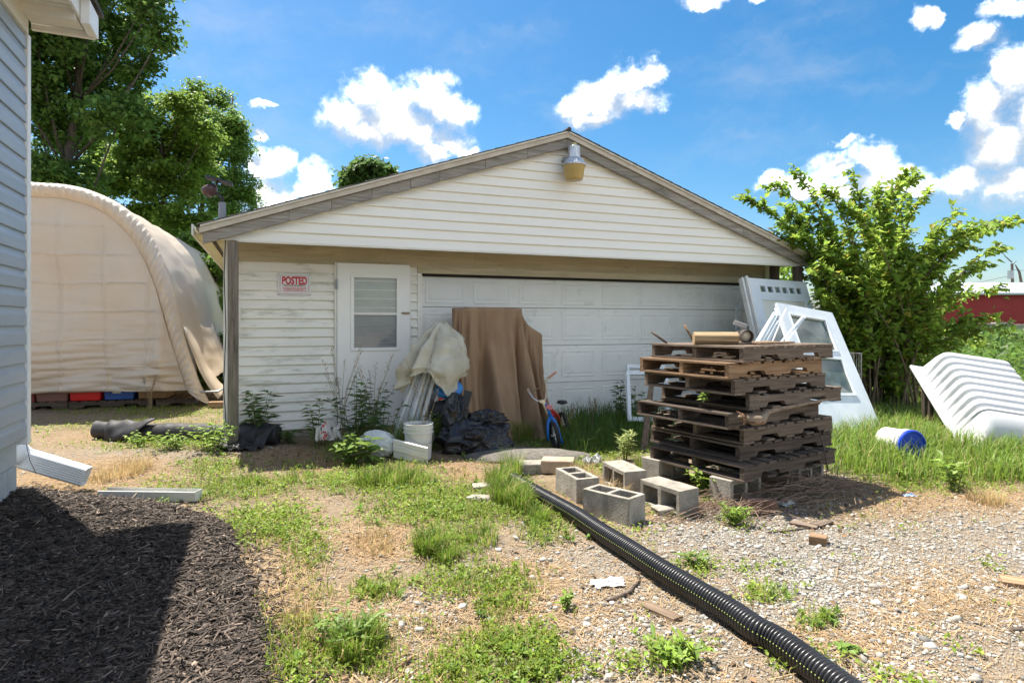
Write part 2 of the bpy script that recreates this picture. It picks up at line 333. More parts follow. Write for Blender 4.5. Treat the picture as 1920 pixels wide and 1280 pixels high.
def polydist(x, y, poly):
    x = np.asarray(x, float); y = np.asarray(y, float); d = np.full(x.shape, 1e9); n = len(poly)
    for i in range(n):
        ax, ay = poly[i]; bx, by = poly[(i + 1) % n]; dx, dy = bx - ax, by - ay
        t = np.clip(((x - ax) * dx + (y - ay) * dy) / (dx * dx + dy * dy + 1e-9), 0, 1); d = np.minimum(d, np.hypot(x - ax - t * dx, y - ay - t * dy))
    return d
def gz(x, y):
    """Height of the ground."""
    x = np.asarray(x, float); y = np.asarray(y, float)
    z = .05 * (fbm(x * .9 + 3, y * .9, 1, 3) - .5) + .02 * (fbm(x * 4, y * 4, 9, 3) - .5)
    z = z + .05 * np.exp(-(((x + 3.0) / 1.2) ** 2 + ((y - 6.5) / .7) ** 2)) + .03 * np.exp(-(((x - 1.2) / .8) ** 2 + ((y - 5.3) / .7) ** 2))
    far = np.clip((y - 11) / 30, 0, 1); return z * (1 - far) + .35 * far * np.clip(x / 10, 0, 1)
def mz(x, y):
    ins = inpoly(x, y, MUL); d = polydist(x, y, MUL)
    return gz(x, y) + np.where(ins, .085 * np.clip(d / .35, 0, 1) ** .6 + .03 * (fbm(np.asarray(x) * 3, np.asarray(y) * 3, 4, 3) - .5) * np.clip(d / .3, 0, 1), -.05)
def gzf(x, y): return float(gz(np.array([x]), np.array([y]))[0])
def onG(u, v, dz=0.0):
    p = G(u, v); 
    for _ in range(3): p = G(u, v, gzf(p.x, p.y))
    p.z += dz; return p

# ------------------------------------------------------------------ ground sheet
def axis(lo, hi, st, far):
    a = list(np.arange(lo, hi, st)); s = st; x = hi
    while x < far: a.append(x); s *= 1.22; x += s
    s = st; x = lo - st; b = []
    while x > -far: b.append(x); s *= 1.22; x -= s
    return np.array(b[::-1] + a)
gx = axis(-6, 8, .06, 420); gy = axis(.6, 11, .06, 700)
gy = gy[gy > -60]
XX, YY = np.meshgrid(gx, gy); nx, ny = len(gx), len(gy)
gv = np.stack([XX, YY, gz(XX, YY)], -1).reshape(-1, 3)
ii = np.arange(nx * ny).reshape(ny, nx); gf = np.stack([ii[:-1, :-1], ii[:-1, 1:], ii[1:, 1:], ii[1:, :-1]], -1).reshape(-1, 4)
xr, yr = gv[:, 0], gv[:, 1]; infr = (yr > .8)
far = np.clip((yr - 10.5) / 3, 0, 1)
nzA = fbm(xr * 2.2, yr * 2.2, 21, 4)
gC = np.stack([np.clip(np.maximum(field(GREEN, xr, yr) + (nzA - .5) * .5, far), 0, 1), np.clip(field(STRAW, xr, yr) + (nzA - .5) * .3, 0, 1),
               np.clip(field(GRAVEL, xr, yr) + (fbm(xr * 3, yr * 3, 33, 3) - .5) * .6, 0, 1)], -1)
gC[~infr] = (.12, .3, .9)  # unseen ground behind the camera made pale gravel, to bounce light onto the garage
m, t, b, o = newmat('yard_ground'); a = nd(t, 'ShaderNodeAttribute'); a.attribute_name = 'col'; sp = nd(t, 'ShaderNodeSeparateColor'); t.links.new(a.outputs['Color'], sp.inputs[0])
tcn = nd(t, 'ShaderNodeTexCoord'); n1 = nd(t, 'ShaderNodeTexNoise', Scale=7, Detail=8, Roughness=.7); t.links.new(tcn.outputs['Object'], n1.inputs['Vector'])
n2 = nd(t, 'ShaderNodeTexNoise', Scale=60, Detail=6, Roughness=.75); t.links.new(tcn.outputs['Object'], n2.inputs['Vector'])
vo = nd(t, 'ShaderNodeTexVoronoi', Scale=58); vo.inputs['Randomness'].default_value = 1; t.links.new(tcn.outputs['Object'], vo.inputs['Vector'])
vo2 = nd(t, 'ShaderNodeTexVoronoi', Scale=115); t.links.new(tcn.outputs['Object'], vo2.inputs['Vector'])
dirt = ramp(t, n1.outputs[0], [(.3, (.18, .128, .082)), (.7, (.35, .275, .195))])
dirt = mixc(t, .35, dirt, ramp(t, n2.outputs[0], [(.35, (.15, .11, .07)), (.65, (.55, .45, .33))]))
stone = nd(t, 'ShaderNodeSeparateColor'); t.links.new(vo.outputs['Color'], stone.inputs[0])
grav = ramp(t, stone.outputs[0], [(0, (.22, .20, .17)), (.5, (.355, .33, .29)), (1, (.50, .475, .43))])
edge = nd(t, 'ShaderNodeMapRange'); edge.inputs[1].default_value = .3; edge.inputs[2].default_value = .75; t.links.new(vo.outputs['Distance'], edge.inputs[0])
grav = mixc(t, edge.outputs[0], grav, (.20, .165, .12))
soil = ramp(t, n2.outputs[0], [(.35, (.10, .085, .045)), (.65, (.22, .19, .09))])
straw = ramp(t, n2.outputs[0], [(.35, (.22, .135, .07)), (.65, (.45, .32, .19))])
fld = ramp(t, n1.outputs[0], [(.35, (.055, .11, .02)), (.65, (.13, .20, .04))])
col = mixc(t, sp.outputs[2], dirt, grav); col = mixc(t, sp.outputs[1], col, straw)
gr = nd(t, 'ShaderNodeMapRange'); gr.inputs[1].default_value = .25; gr.inputs[2].default_value = .8; gr.inputs[4].default_value = .75; t.links.new(sp.outputs[0], gr.inputs[0]); col = mixc(t, gr.outputs[0], col, soil)
sy = nd(t, 'ShaderNodeSeparateXYZ'); t.links.new(tcn.outputs['Object'], sy.inputs[0]); fr = nd(t, 'ShaderNodeMapRange'); fr.inputs[1].default_value = 11; fr.inputs[2].default_value = 15; t.links.new(sy.outputs[1], fr.inputs[0])
col = mixc(t, fr.outputs[0], col, fld); t.links.new(col, b.inputs['Base Color']); b.inputs['Roughness'].default_value = .95; b.inputs['Specular IOR Level'].default_value = .1
hh = nd(t, 'ShaderNodeMath', operation='SUBTRACT'); t.links.new(n2.outputs[0], hh.inputs[0]); t.links.new(vo2.outputs['Distance'], hh.inputs[1])
bp = nd(t, 'ShaderNodeBump', Strength=.8, Distance=.02); t.links.new(hh.outputs[0], bp.inputs['Height']); t.links.new(bp.outputs[0], b.inputs['Normal'])
ground = npmesh('ground', gv, gf, m, None, gC, True); ground['kind'] = 'structure'

# mulch bed: a low mound with its own sheet, chips lie on it
mx_ = np.arange(-5.6, -.6, .05); my_ = np.arange(.7, 5.4, .05); X, Y = np.meshgrid(mx_, my_)
mulch_m = M('mulch_base', (.022, .018, .016), (.05, .042, .037), scale=40, rough=.95, bump=.8, bscale=120)
ins = (inpoly(X, Y, MUL)) | (polydist(X, Y, MUL) < .06)
zz = mz(X, Y); idx = np.arange(X.size).reshape(X.shape)
ok = ins[:-1, :-1] & ins[:-1, 1:] & ins[1:, 1:] & ins[1:, :-1]
mf = np.stack([idx[:-1, :-1], idx[:-1, 1:], idx[1:, 1:], idx[1:, :-1]], -1)[ok]
used = np.unique(mf); rem = -np.ones(X.size, int); rem[used] = np.arange(len(used))
mb_ = npmesh('mulch_bed', np.stack([X, Y, zz], -1).reshape(-1, 3)[used], rem[mf], mulch_m, None, None, True); mb_['kind'] = 'structure'

# ------------------------------------------------------------------ garage (x along the front, y inwards, z up)
TH = R(21.5)
P0 = Vector((130 / F * 8.9, 8.9, 0))
gar = thing('garage', 'cream vinyl-sided garage with a wide gable, weathered rake boards and a white overhead door', 'garage', P0, TH)
C0 = -math.sin(TH) * P0.x + math.cos(TH) * P0.y
def GA(u, v, o=0.0):
    """photo pixel on the plane o metres in front of the garage wall -> garage coordinates"""
    r = (u - 960) / F; Yd = (C0 - o) / (math.cos(TH) - math.sin(TH) * r); p = P(u, v, Yd) - P0
    return Vector((p.x * math.cos(TH) + p.y * math.sin(TH), -o, p.z))
WL, WR, DL, DR, DT = -4.655, 3.48, -2.34, 3.0, 2.03
SLP = .342; RX = -.585; RZ = 3.86; GO = .60
def lap(x0, x1, z0, h, y, name, mat, parent=gar, x0t=None, x1t=None, d=.025):
    """one siding board: lower edge proud, a small nose under it"""
    x0t = x0 if x0t is None else x0t; x1t = x1 if x1t is None else x1t
    pr = [(y - d, 0), (y - d - .002, .006), (y - d * .75, h * .35), (y - .002, h), (y + .006, h), (y + .006, 0)]
    vs = []
    for (xb, xt) in ((x0, x0t), (x1, x1t)):
        vs += [(xb + (xt - xb) * (q / h), p, z0 + q) for p, q in pr]
    n = len(pr); fs = [tuple(range(n)), tuple(range(n, 2 * n))[::-1]] + [(i, i + n, (i + 1) % n + n, (i + 1) % n) for i in range(n)]
    return MB().add(vs, fs).build(name, mat, parent)
EX = .1115
rows = [(.10 + k * EX) for k in range(21)]
for z in rows:
    dingy = z > 2.02  # rows above this height use the tan vinyl
    mt = under_m if dingy else siding_m
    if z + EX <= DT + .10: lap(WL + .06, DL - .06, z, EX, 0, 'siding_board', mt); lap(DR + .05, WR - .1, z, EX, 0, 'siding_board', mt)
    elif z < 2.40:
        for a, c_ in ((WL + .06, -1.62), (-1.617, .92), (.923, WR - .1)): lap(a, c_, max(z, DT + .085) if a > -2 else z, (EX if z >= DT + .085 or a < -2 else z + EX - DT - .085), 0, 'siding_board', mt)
MB().b2(WL + .02, DL + .02, .03, .2, 0, 2.42).b2(DR, WR - .02, .03, .2, 0, 2.42).b2(DL + .02, DR, .03, .2, DT, 2.42).b2(WL + .02, WL + .2, .2, 6.9, 0, 2.42).b2(WR - .2, WR - .02, .2, 6.9, 0, 2.42).b2(WL + .2, WR - .2, 6.7, 6.9, 0, 2.42).build('wall', siding_m, gar)
MB().b2(WL - .02, DL, .0, .05, -.1, .095).build('foundation', conc_m, gar); MB().b2(DR, WR, .0, .05, -.1, .095).build('foundation', conc_m, gar)
MB().b2(WL - .03, WL + .065, -.035, .03, .06, 2.38).b2(WL - .03, WL + .02, .03, .14, .06, 2.38).build('corner_trim', trim_m, gar)
MB().b2(WR - .105, WR + .02, -.035, .03, .06, 2.38).b2(WR - .01, WR + .02, .03, .14, .06, 2.38).build('corner_trim', trim_m, gar)
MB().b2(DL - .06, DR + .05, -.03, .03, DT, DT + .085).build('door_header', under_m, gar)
MB().b2(DL - .06, DL - .004, -.032, .10, .02, DT - .002).build('door_jamb', trim_m, gar)
MB().b2(DR + .004, DR + .06, -.032, .10, .02, DT - .002).build('door_jamb', trim_m, gar)
MB().b2(DL - .004, DR + .004, .02, .13, DT - .028, DT - .002).build('weather_strip', dark_m, gar)
# side walls' siding on the left
for z in rows[:20]:
    MB().b2(WL - .005, WL + .02, .15, 6.9, z + .002, z + EX).build('side_board', siding_m, gar)
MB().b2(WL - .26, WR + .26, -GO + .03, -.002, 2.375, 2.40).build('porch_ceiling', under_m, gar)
# overhead door: four sections of eight raised panels
od = MB().b2(DL, DR, .125, .15, -.02, DT).build('overhead_door', door_m, gar)
SH = .5325; PW = (DR - DL) / 8
pan = None
for k in range(4):
    z0 = .002 + SH * k; z1 = min(z0 + SH - .007, DT - .03)
    MB().b2(DL + .002, DR - .002, .085, .124, z0, z1).build('section', door_m, od, bevel=.004)
    hh_ = z1 - z0
    for q in range(8):
        xc = DL + PW * (q + .5); zc = z0 + SH / 2 - .003
        if pan is None or k == 3:
            ph = (SH - .15) if k < 3 else (z1 - z0 - .10); w = PW - .13; mbp = MB()
            def ring(a, y): return [(-w / 2 + a, y, -ph / 2 + a), (w / 2 - a, y, -ph / 2 + a), (w / 2 - a, y, ph / 2 - a), (-w / 2 + a, y, ph / 2 - a)]
            rws = [ring(0, 0), ring(.008, -.005), ring(.02, -.005), ring(.03, -.0015), ring(.05, -.0015), ring(.066, -.005)]
            mbp.grid(rws, closed=True).add(rws[-1], [(0, 1, 2, 3)])
            pob = mbp.build('panel', door_m, od); me_ = pob.data; pan = pob
        else:
            pob = bpy.data.objects.new('panel', me_); COL.objects.link(pob); pob.parent = od
        pob.location = (xc, .0845, zc if k < 3 else (z0 + z1) / 2 - .005)
MB().b2(DL, DR, .09, .14, -.06, -.004).build('bottom_seal', rubber_m, od)
# entry door
eu = thing('entry_door', None, None, (-3.41, -.02, 0)); eu.parent = gar; del_ = None
ez0, ez1 = .09, 2.125; ew = .90
wx0, wx1, wz0, wz1 = .195, .735, 1.07, 1.955
dm = MB().b2(0, wx0, -.045, 0, ez0, ez1).b2(wx1, ew, -.045, 0, ez0, ez1 - .0).b2(wx0, wx1, -.045, 0, ez0, wz0).b2(wx0, wx1, -.045, 0, wz1, ez1)
dm.build('door_leaf', edoor_m, eu)
fm = MB()
for a, c_, e_, g_ in ((wx0 - .035, wx1 + .035, wz0 - .035, wz0 + .006), (wx0 - .035, wx1 + .035, wz1 - .006, wz1 + .035), (wx0 - .035, wx0 + .006, wz0 + .006, wz1 - .006), (wx1 - .006, wx1 + .035, wz0 + .006, wz1 - .006)): fm.b2(a, c_, -.058, -.047, e_, g_)
fm.build('window_frame', edoor_m, eu, bevel=.004)
MB().b2(wx0 + .006, wx1 - .006, -.055, -.03, 1.485, 1.515).build('window_rail', trim_m, eu)
gl1 = M('pane_upper', (.36, .37, .34), (.42, .43, .40), rough=.12, spec=.8); gl2 = M('pane_lower', (.20, .215, .225), (.29, .30, .30), rough=.08, spec=.9, scale=2)
MB().b2(wx0, wx1, -.03, -.026, 1.515, wz1).build('pane', gl1, eu); MB().b2(wx0, wx1, -.026, -.022, wz0, 1.485).build('pane', gl2, eu)
for k in range(8): 
    z = wz0 + .06 + k * .111
    MB().b2(wx0 + .01, wx1 - .01, -.0335, -.0305, z, z + .006).build('blind_slat', metal_m if k < 4 else trim_m, eu)
MB().tube([(-.006, -.052, 1.80), (-.006, -.052, 1.92)], .014, 8).build('hinge', metal_m, eu)
MB().tube([(-.006, -.052, .62), (-.006, -.052, .72)], .012, 8).build('hinge', metal_m, eu)
MB().tube([(.80, -.055, 1.515), (.84, -.072, 1.512), (.895, -.06, 1.51)], .009, 8).box((.845, -.05, 1.512), (.10, .008, .022)).build('latch', M('rusty_latch', (.25, .12, .05), (.5, .38, .24), scale=30, rough=.7), eu)
MB().b2(-.03, -.004, -.03, 0, .07, 2.13).b2(ew + .004, ew + .02, -.02, 0, .07, 2.1).build('door_casing', trim_m, eu)
# gable: one board per row, cut to the roof slope
zb = 2.275; k = 0
while zb < RZ - .16:
    h = .119
    def xl(z): return RX - (RZ - .135 - z) / SLP
    def xr_(z): return RX + (RZ - .135 - z) / SLP
    a, bq, c_, d_ = max(xl(zb), -4.83), min(xr_(zb), 3.67), max(xl(zb + h), -4.83), min(xr_(zb + h), 3.67)
    if c_ < d_: lap(a, bq, zb, h, -GO, 'gable_board', gable_m, gar, c_, d_, .026)
    zb += h; k += 1
MB().prism([(-4.8, -GO + .008, 2.30), (3.64, -GO + .008, 2.30), (RX, -GO + .008, 3.74)], (0, .05, 0)).build('gable_backing', trim_m, gar)
MB().b2(-4.52, 3.60, -GO - .024, -GO + .03, 2.262, 2.290).build('gable_starter', trim_m, gar)
# roof
RAKE = wood('grey_rake_wood', (.17, .15, .13), (.42, .385, .34), 0, rnd=.12)
sl_ = math.atan(SLP)
for sgn, xe in ((-1, -4.86), (1, 3.70)):
    L_ = abs(xe - RX)
    def rp(d, y, n):     # d along the slope (horizontal), n above roof top
        return (RX + sgn * d, y, RZ - SLP * d + n)
    MB().hexa([rp(0, -.76, -.012), rp(L_, -.76, -.012), rp(L_, 7.2, -.012), rp(0, 7.2, -.012), rp(0, -.76, .008), rp(L_, -.76, .008), rp(L_, 7.2, .008), rp(0, 7.2, .008)]).build('roof_deck', trim_m, gar)
    ns = 30
    for q in range(ns):
        d1 = L_ * (q + 1) / ns + .03; d0 = L_ * q / ns - .03
        MB().hexa([rp(max(d0, 0), -.775 - .006 * (q % 2), .008), rp(d1, -.775 - .006 * (q % 2), .016), rp(d1, 7.22, .016), rp(max(d0, 0), 7.22, .008), rp(max(d0, 0), -.775, .014), rp(d1, -.775, .022), rp(d1, 7.22, .022), rp(max(d0, 0), 7.22, .014)]).build('shingle_course', shingle_m, gar)
    MB().hexa([rp(0, -.735, -.072), rp(L_ + .01, -.735, -.072), rp(L_ + .01, -.70, -.072), rp(0, -.70, -.072), rp(0, -.735, -.014), rp(L_ + .01, -.735, -.014), rp(L_ + .01, -.70, -.014), rp(0, -.70, -.014)]).build('drip_trim', M('drip_trim_%d' % (sgn + 1), (.50, .44, .36), (.62, .56, .47), scale=6, rough=.6), gar)
    cuts = [0, .55, 1.12, 1.7, 2.05, 2.5, 2.95, 3.4, L_ - .02] if sgn < 0 else [0, 1.5, 2.9, L_ - .02]
    for c0_, c1_ in zip(cuts[:-1], cuts[1:]):
        a = c0_ + .002; e_ = c1_ - .002; j = random.uniform(-.003, .003)
        ro = MB().hexa([(0, -.70 + j, 0), (e_ - a, -.70 + j, 0), (e_ - a, -.655, 0), (0, -.655, 0), (0, -.70 + j, .115), (e_ - a, -.70 + j, .115), (e_ - a, -.655, .115), (0, -.655, .115)])
        ro.v = [(RX + sgn * (a + x), y, RZ - .192 - SLP * (a + x) + z) for x, y, z in ro.v]; ro.build('rake_board', RAKE, gar)
MB().hexa([rp(0, -.70, -.19), rp(.0001, -.70, -.19), rp(.0001, 7.1, -.19), rp(0, 7.1, -.19), rp(0, -.7, -.1), rp(.0001, -.7, -.1), rp(.0001, 7.1, -.1), rp(0, 7.1, -.1)]).build('ridge_beam', dark_m, gar)
MB().tube([(RX, -.78, RZ + .022), (RX, 7.2, RZ + .022)], .03, 8).build('ridge_cap', shingle_m, gar)
# eaves left and right
for x0, x1 in ((-4.93, WL - .03), (WR + .02, 3.74)):
    MB().b2(x0, x1, -.02 if x0 < 0 else 0, 7.1, 2.315, 2.33).build('soffit', soffit_m, gar)
    xf = x0 if x0 < 0 else x1
    MB().b2(min(xf, xf - .02 * (1 if x0 < 0 else -1)), max(xf, xf - .02 * (1 if x0 < 0 else -1)), -.66, 7.1, 2.31, 2.42).build('fascia', trim_m, gar)
MB().b2(-4.93, -4.66, -.60, -.022, 2.318, 2.332).build('soffit', soffit_m, gar)
MB().b2(-4.79, -4.755, -.56, 6.5, 2.296, 2.314).build('soffit_batten', DARK_WOOD[1], gar)
MB().tube([(-4.96, .6, 2.44), (-5.0, .2, 2.47), (-5.04, 1.2, 2.54)], .012, 6).build('bent_drip_edge', trim_m, gar)
# posts of the overhang
pl = GA(437, 838, GO); 
pm = MB().b2(-4.605, -4.50, -GO - .06, -GO + .05, -.05, 2.262); pm.build('porch_post', wood('grey_post_wood', (.13, .11, .085), (.34, .29, .235), 2), gar, bevel=.006)
MB().b2(3.42, 3.53, -GO - .05, -GO + .06, -.05, 2.262).build('porch_post', DARK_WOOD[2], gar, bevel=.006)
MB().b2(3.25, 3.36, -.35, -.24, -.05, 2.36).build('porch_post', DARK_WOOD[2], gar, bevel=.006)
MB().tube([(-4.625, -GO - .045, 2.27), (-4.64, -GO - .02, 1.9), (-4.62, -GO - .04, 1.3), (-4.645, -GO - .03, .7), (-4.60, -GO - .07, .05)], .005, 5).build('cable', rubber_m, gar)
e = GA(446, 595); MB().b2(-4.60, -4.50, -.05, -.018, 1.37, 1.56).build('outlet_box', trim_m, gar, bevel=.005)
MB().b2(-4.40, -4.29, -.032, -.014, .155, .24).build('vent_plate', M('brown_vent', (.25, .2, .16), (.32, .26, .21), rough=.7), gar)

# ---- things fixed to the garage
def gthing(name, label, cat, p, group=None):
    w = P0 + Matrix.Rotation(TH, 3, 'Z') @ Vector(p); return thing(name, label, cat, w, TH, group)
sg = gthing('no_trespassing_sign', 'small white sign with red POSTED lettering screwed to the garage siding', 'sign', (-3.905, -.027, 1.72))
MB().b2(-.185, .185, -.004, 0, -.003, .252).build('plate', M('sign_white', (.70, .66, .66), (.78, .75, .75), scale=5, rough=.35), sg, bevel=.001)
red_m = M('sign_red', (.50, .012, .03), (.6, .02, .04), rough=.5); ink_m = M('sign_ink', (.10, .02, .03), (.16, .04, .05), rough=.5); pk_m = M('sign_pink', (.62, .20, .20), (.68, .25, .25), rough=.5)
bm_ = MB()
for x0, x1, z0, z1 in ((-.165, .165, .232, .2345), (-.165, .165, .012, .0145), (-.165, -.1625, .0145, .232), (.1625, .165, .0145, .232)): bm_.b2(x0, x1, -.0055, -.0042, z0, z1)
bm_.build('border', ink_m, sg)
def text(s, size, x, z, mat, parent, y=-.0045, bold=0.0, sx=1.0, name='lettering', width=None):
    cu = bpy.data.curves.new('lettering', 'FONT'); cu.body = s; cu.size = size; cu.align_x = 'CENTER'; cu.offset = bold; cu.extrude = .0006
    ob = bpy.data.objects.new('tmp', cu); COL.objects.link(ob); dg = bpy.context.evaluated_depsgraph_get(); me = bpy.data.meshes.new_from_object(ob.evaluated_get(dg)); bpy.data.objects.remove(ob)
    if width:
        xs = [v.co.x for v in me.vertices]; sx = width / (max(xs) - min(xs))
    for v in me.vertices: v.co = Vector((x + v.co.x * sx, y - v.co.z, z + v.co.y))
    me.materials.clear(); return link(name, me, mat, parent)
text('POSTED', .125, 0, .132, red_m, sg, bold=.005, width=.285)
text('PRIVATE PROPERTY', .026, 0, .106, ink_m, sg, bold=.0006, width=.25)
for i, (s, w) in enumerate((('HUNTING, FISHING, TRAPPING OR', .27), ('TRESPASSING FOR ANY PURPOSE', .27), ('IS STRICTLY FORBIDDEN', .21), ('VIOLATORS WILL BE PROSECUTED', .28))):
    text(s, .018, 0, .084 - i * .0135, red_m if i % 2 else pk_m, sg, bold=.0002, width=w)
text('NAME', .012, -.1, .022, pk_m, sg)
for x in (-.178, .178):
    for z in (.006, .244): MB().lathe([(.0065, 0), (.006, .003), (.002, .005)], (x, -.004, z), 8, Matrix.Rotation(R(90), 3, 'X'), close=True).build('screw', dark_m, sg)
lp = gthing('yard_light', 'round galvanized yard light with amber lens under the gable peak', 'lamp', (-.535, -GO - .02, 3.2))
amb = M('amber_lens', (.45, .31, .10), (.52, .37, .14), scale=5, rough=.3); gal = M('galvanized', (.45, .47, .49), (.62, .64, .66), scale=14, rough=.4, metal=.6)
ly = -.19
MB().lathe([(.0, .02), (.10, .02), (.112, .03), (.118, .05), (.142, .20), (.148, .215)], (0, ly, 0), 32).build('lens', amb, lp, smooth=True)
rf = MB(); prof = []
for r_, z in ((.152, .205), (.152, .222), (.14, .245), (.118, .285), (.088, .305)):
    prof.append([(0 + r_ * (1 + .012 * math.cos(k * math.pi)) * math.cos(k * 2 * math.pi / 64), ly + r_ * (1 + .012 * math.cos(k * math.pi)) * math.sin(k * 2 * math.pi / 64), z) for k in range(64)])
rf.grid(prof, closed=True).build('reflector', gal, lp)
MB().lathe([(.088, .302), (.088, .31), (.084, .32), (.076, .45), (.068, .458), (.045, .462), (.0, .462)], (0, ly, 0), 28).build('housing', gal, lp, smooth=True, autos=40)
MB().lathe([(.035, .46), (.035, .492), (.03, .50), (.0, .50)], (0, ly, 0), 14).build('photocell', M('photocell', (.55, .45, .2), (.62, .52, .28), rough=.4), lp)
MB().tube([(-.03, .015, .30), (-.085, -.03, .31), (-.085, -.10, .315), (-.05, ly + .05, .32)], .016, 8).b2(-.06, .0, 0, .02, .24, .36).build('bracket', metal_m, lp)
slm = gthing('solar_light', 'dark security light with a tilted solar panel on a grey mast at the roof edge', 'lamp', (-4.72, .35, 2.445))
MB().lathe([(.13, 0.0), (.12, .015), (.055, .06), (.042, .075), (.042, .40), (.0, .40)], (0, 0, 0), 16).build('mast', M('mast_grey', (.20, .22, .25), (.26, .28, .31), rough=.5), slm, smooth=True, autos=40)
MB().tube([(0, 0, .40), (0, -.02, .46), (-.06, -.03, .50)], .02, 8).build('neck', black_m, slm)
MB().box((-.03, -.02, .655), (.30, .20, .022), Matrix.Rotation(R(13), 3, 'Y')).build('solar_panel', black_m, slm)
MB().lathe([(0, 0), (.05, .01), (.085, .06), (.09, .11), (.07, .14), (0, .145)], (-.10, -.02, .46), 16, Matrix.Rotation(R(-25), 3, 'Y')).tube([(-.08, -.02, .56), (-.05, -.02, .65)], .012, 6).build('lamp_head', M('dark_lamp', (.06, .03, .03), (.1, .05, .05), rough=.3), slm, smooth=True)

# ------------------------------------------------------------------ house on the left (x outwards from its side wall, y along it away from the camera)
HA = R(23.0); HC = Vector(((51 - 960) / F * 4.85, 4.85, 0))
hou = thing('house', 'corner of a white vinyl-sided house with eave return and painted block foundation', 'house', HC, HA)
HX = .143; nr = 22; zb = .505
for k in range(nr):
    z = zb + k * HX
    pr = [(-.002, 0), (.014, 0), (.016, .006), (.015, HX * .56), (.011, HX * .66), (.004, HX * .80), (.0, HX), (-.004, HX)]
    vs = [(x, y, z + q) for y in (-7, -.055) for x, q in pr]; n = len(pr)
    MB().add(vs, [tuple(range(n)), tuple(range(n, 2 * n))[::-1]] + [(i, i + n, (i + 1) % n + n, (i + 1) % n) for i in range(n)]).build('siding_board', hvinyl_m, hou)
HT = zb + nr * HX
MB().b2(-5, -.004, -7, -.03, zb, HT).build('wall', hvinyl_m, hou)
MB().b2(-.055, .026, -.07, -.0, .44, HT - .02).build('corner_trim', htrim_m, hou, bevel=.006)
MB().b2(-.14, -.004, -.004, .024, .44, HT - .02).build('corner_trim', htrim_m, hou, bevel=.006)
for r_ in range(3):
    for k in range(8):
        y1 = -.06 - .4 * k - (.2 if r_ % 2 else 0); 
        if k == 0 and r_ % 2: MB().b2(-.25, -.05, -.25, -.06, -.12 + r_ * .205, .078 + r_ * .205).build('foundation_block', found_m, hou, bevel=.004)
        MB().b2(-.25, -.05, y1 - .394, y1, -.12 + r_ * .205, .078 + r_ * .205).build('foundation_block', found_m, hou, bevel=.004)
MB().b2(-4.9, -.06, -6.9, -.07, -.1, .50).build('foundation_core', found_m, hou)
ZE = 3.69; OV = .40
MB().b2(-.0, OV - .02, -7, -.30, ZE + .09, ZE + .10).build('soffit', hsoff_m, hou)
for k in range(36): MB().b2(.02, OV - .03, -.36 - k * .085, -.30 - k * .085, ZE + .083, ZE + .089).build('soffit_rib', hsoff_m, hou)
MB().b2(OV - .02, OV, -7, -.02, ZE + .06, ZE + .24).build('fascia', htrim_m, hou)
MB().b2(0.03, OV - .022, -.30, -.275, ZE + .01, ZE + .20).build('return_face', hsoff_m, hou)
MB().b2(.03, OV + .05, -.02, .02, ZE, ZE + .045).build('return_sill', hsoff_m, hou)
MB().b2(.03, OV - .022, -.27, -.024, ZE + .045, ZE + .055).build('return_soffit', hsoff_m, hou)
MB().b2(OV + .002, OV + .07, -.26, .03, ZE + .01, ZE + .20).build('return_cap', htrim_m, hou, bevel=.008)
MB().b2(.0, .03, -7, -.08, HT - .03, ZE + .088).build('frieze', hsoff_m, hou)
MB().b2(-4.9, .0, -.05, .02, HT - .03, ZE + .3).build('gable_frieze', htrim_m, hou)
MB().hexa([(OV + .09, -7, ZE + .22), (OV + .09, .12, ZE + .22), (-3, .12, ZE + 1.75), (-3, -7, ZE + 1.75), (OV + .09, -7, ZE + .26), (OV + .09, .12, ZE + .26), (-3, .12, ZE + 1.79), (-3, -7, ZE + 1.79)]).build('roof', shingle_m, hou)
MB().hexa([(-3.001, -7, ZE + 1.75), (-3.001, .12, ZE + 1.75), (-6.4, .12, ZE + .22), (-6.4, -7, ZE + .22), (-3.001, -7, ZE + 1.79), (-3.001, .12, ZE + 1.79), (-6.4, .12, ZE + .26), (-6.4, -7, ZE + .26)]).build('roof', shingle_m, hou)
MB().prism([(-.01, -.05, HT), (-.01, -.05, ZE + .28), (-3, -.05, ZE + 1.74), (-5, -.05, ZE + .8), (-5, -.05, HT)], (0, .03, 0)).build('gable_wall', hvinyl_m, hou)
MB().tube([(.2, -.8, ZE + .083), (.2, -.8, ZE + .06)], .05, 12).build('soffit_fitting', M('nest_brown', (.1, .07, .05), (.2, .15, .1), scale=40, rough=.9), hou)
# ------------------------------------------------------------------ far setting
red_b = M('red_barn_metal', (.30, .012, .02), (.36, .02, .03), scale=2, rough=.5); roof_g = M('barn_roof', (.42, .45, .50), (.5, .53, .57), scale=1, rough=.4)
YB = 62.0
x0b = P(1745, 600, YB).x; x1b = x0b + 46; zt = P(0, 552, YB).z; zr = P(0, 533, YB + 6).z
barn = thing('barn', 'long red metal barn with pale grey roof far beyond the field', 'barn', (x0b, YB, .2))
MB().b2(0, 46, 0, 12, 0, zt - .2).build('wall', red_b, barn)
mm = MB()
for k in range(16): mm.b2(0, 46, -.05, -.002, .1 + k * .25, .2 + k * .25)
mm.build('wall_rib', red_b, barn)
MB().hexa([(-.6, -.6, zt - .25), (46.6, -.6, zt - .25), (46.6, 6, zr - .2), (-.6, 6, zr - .2), (-.6, -.6, zt - .05), (46.6, -.6, zt - .05), (46.6, 6, zr), (-.6, 6, zr)]).build('roof', roof_g, barn)
MB().hexa([(-.6, 6.01, zr - .2), (46.6, 6.01, zr - .2), (46.6, 12.6, zt - .25), (-.6, 12.6, zt - .25), (-.6, 6.01, zr), (46.6, 6.01, zr), (46.6, 12.6, zt - .05), (-.6, 12.6, zt - .05)]).build('roof', roof_g, barn)
YW = 34.0
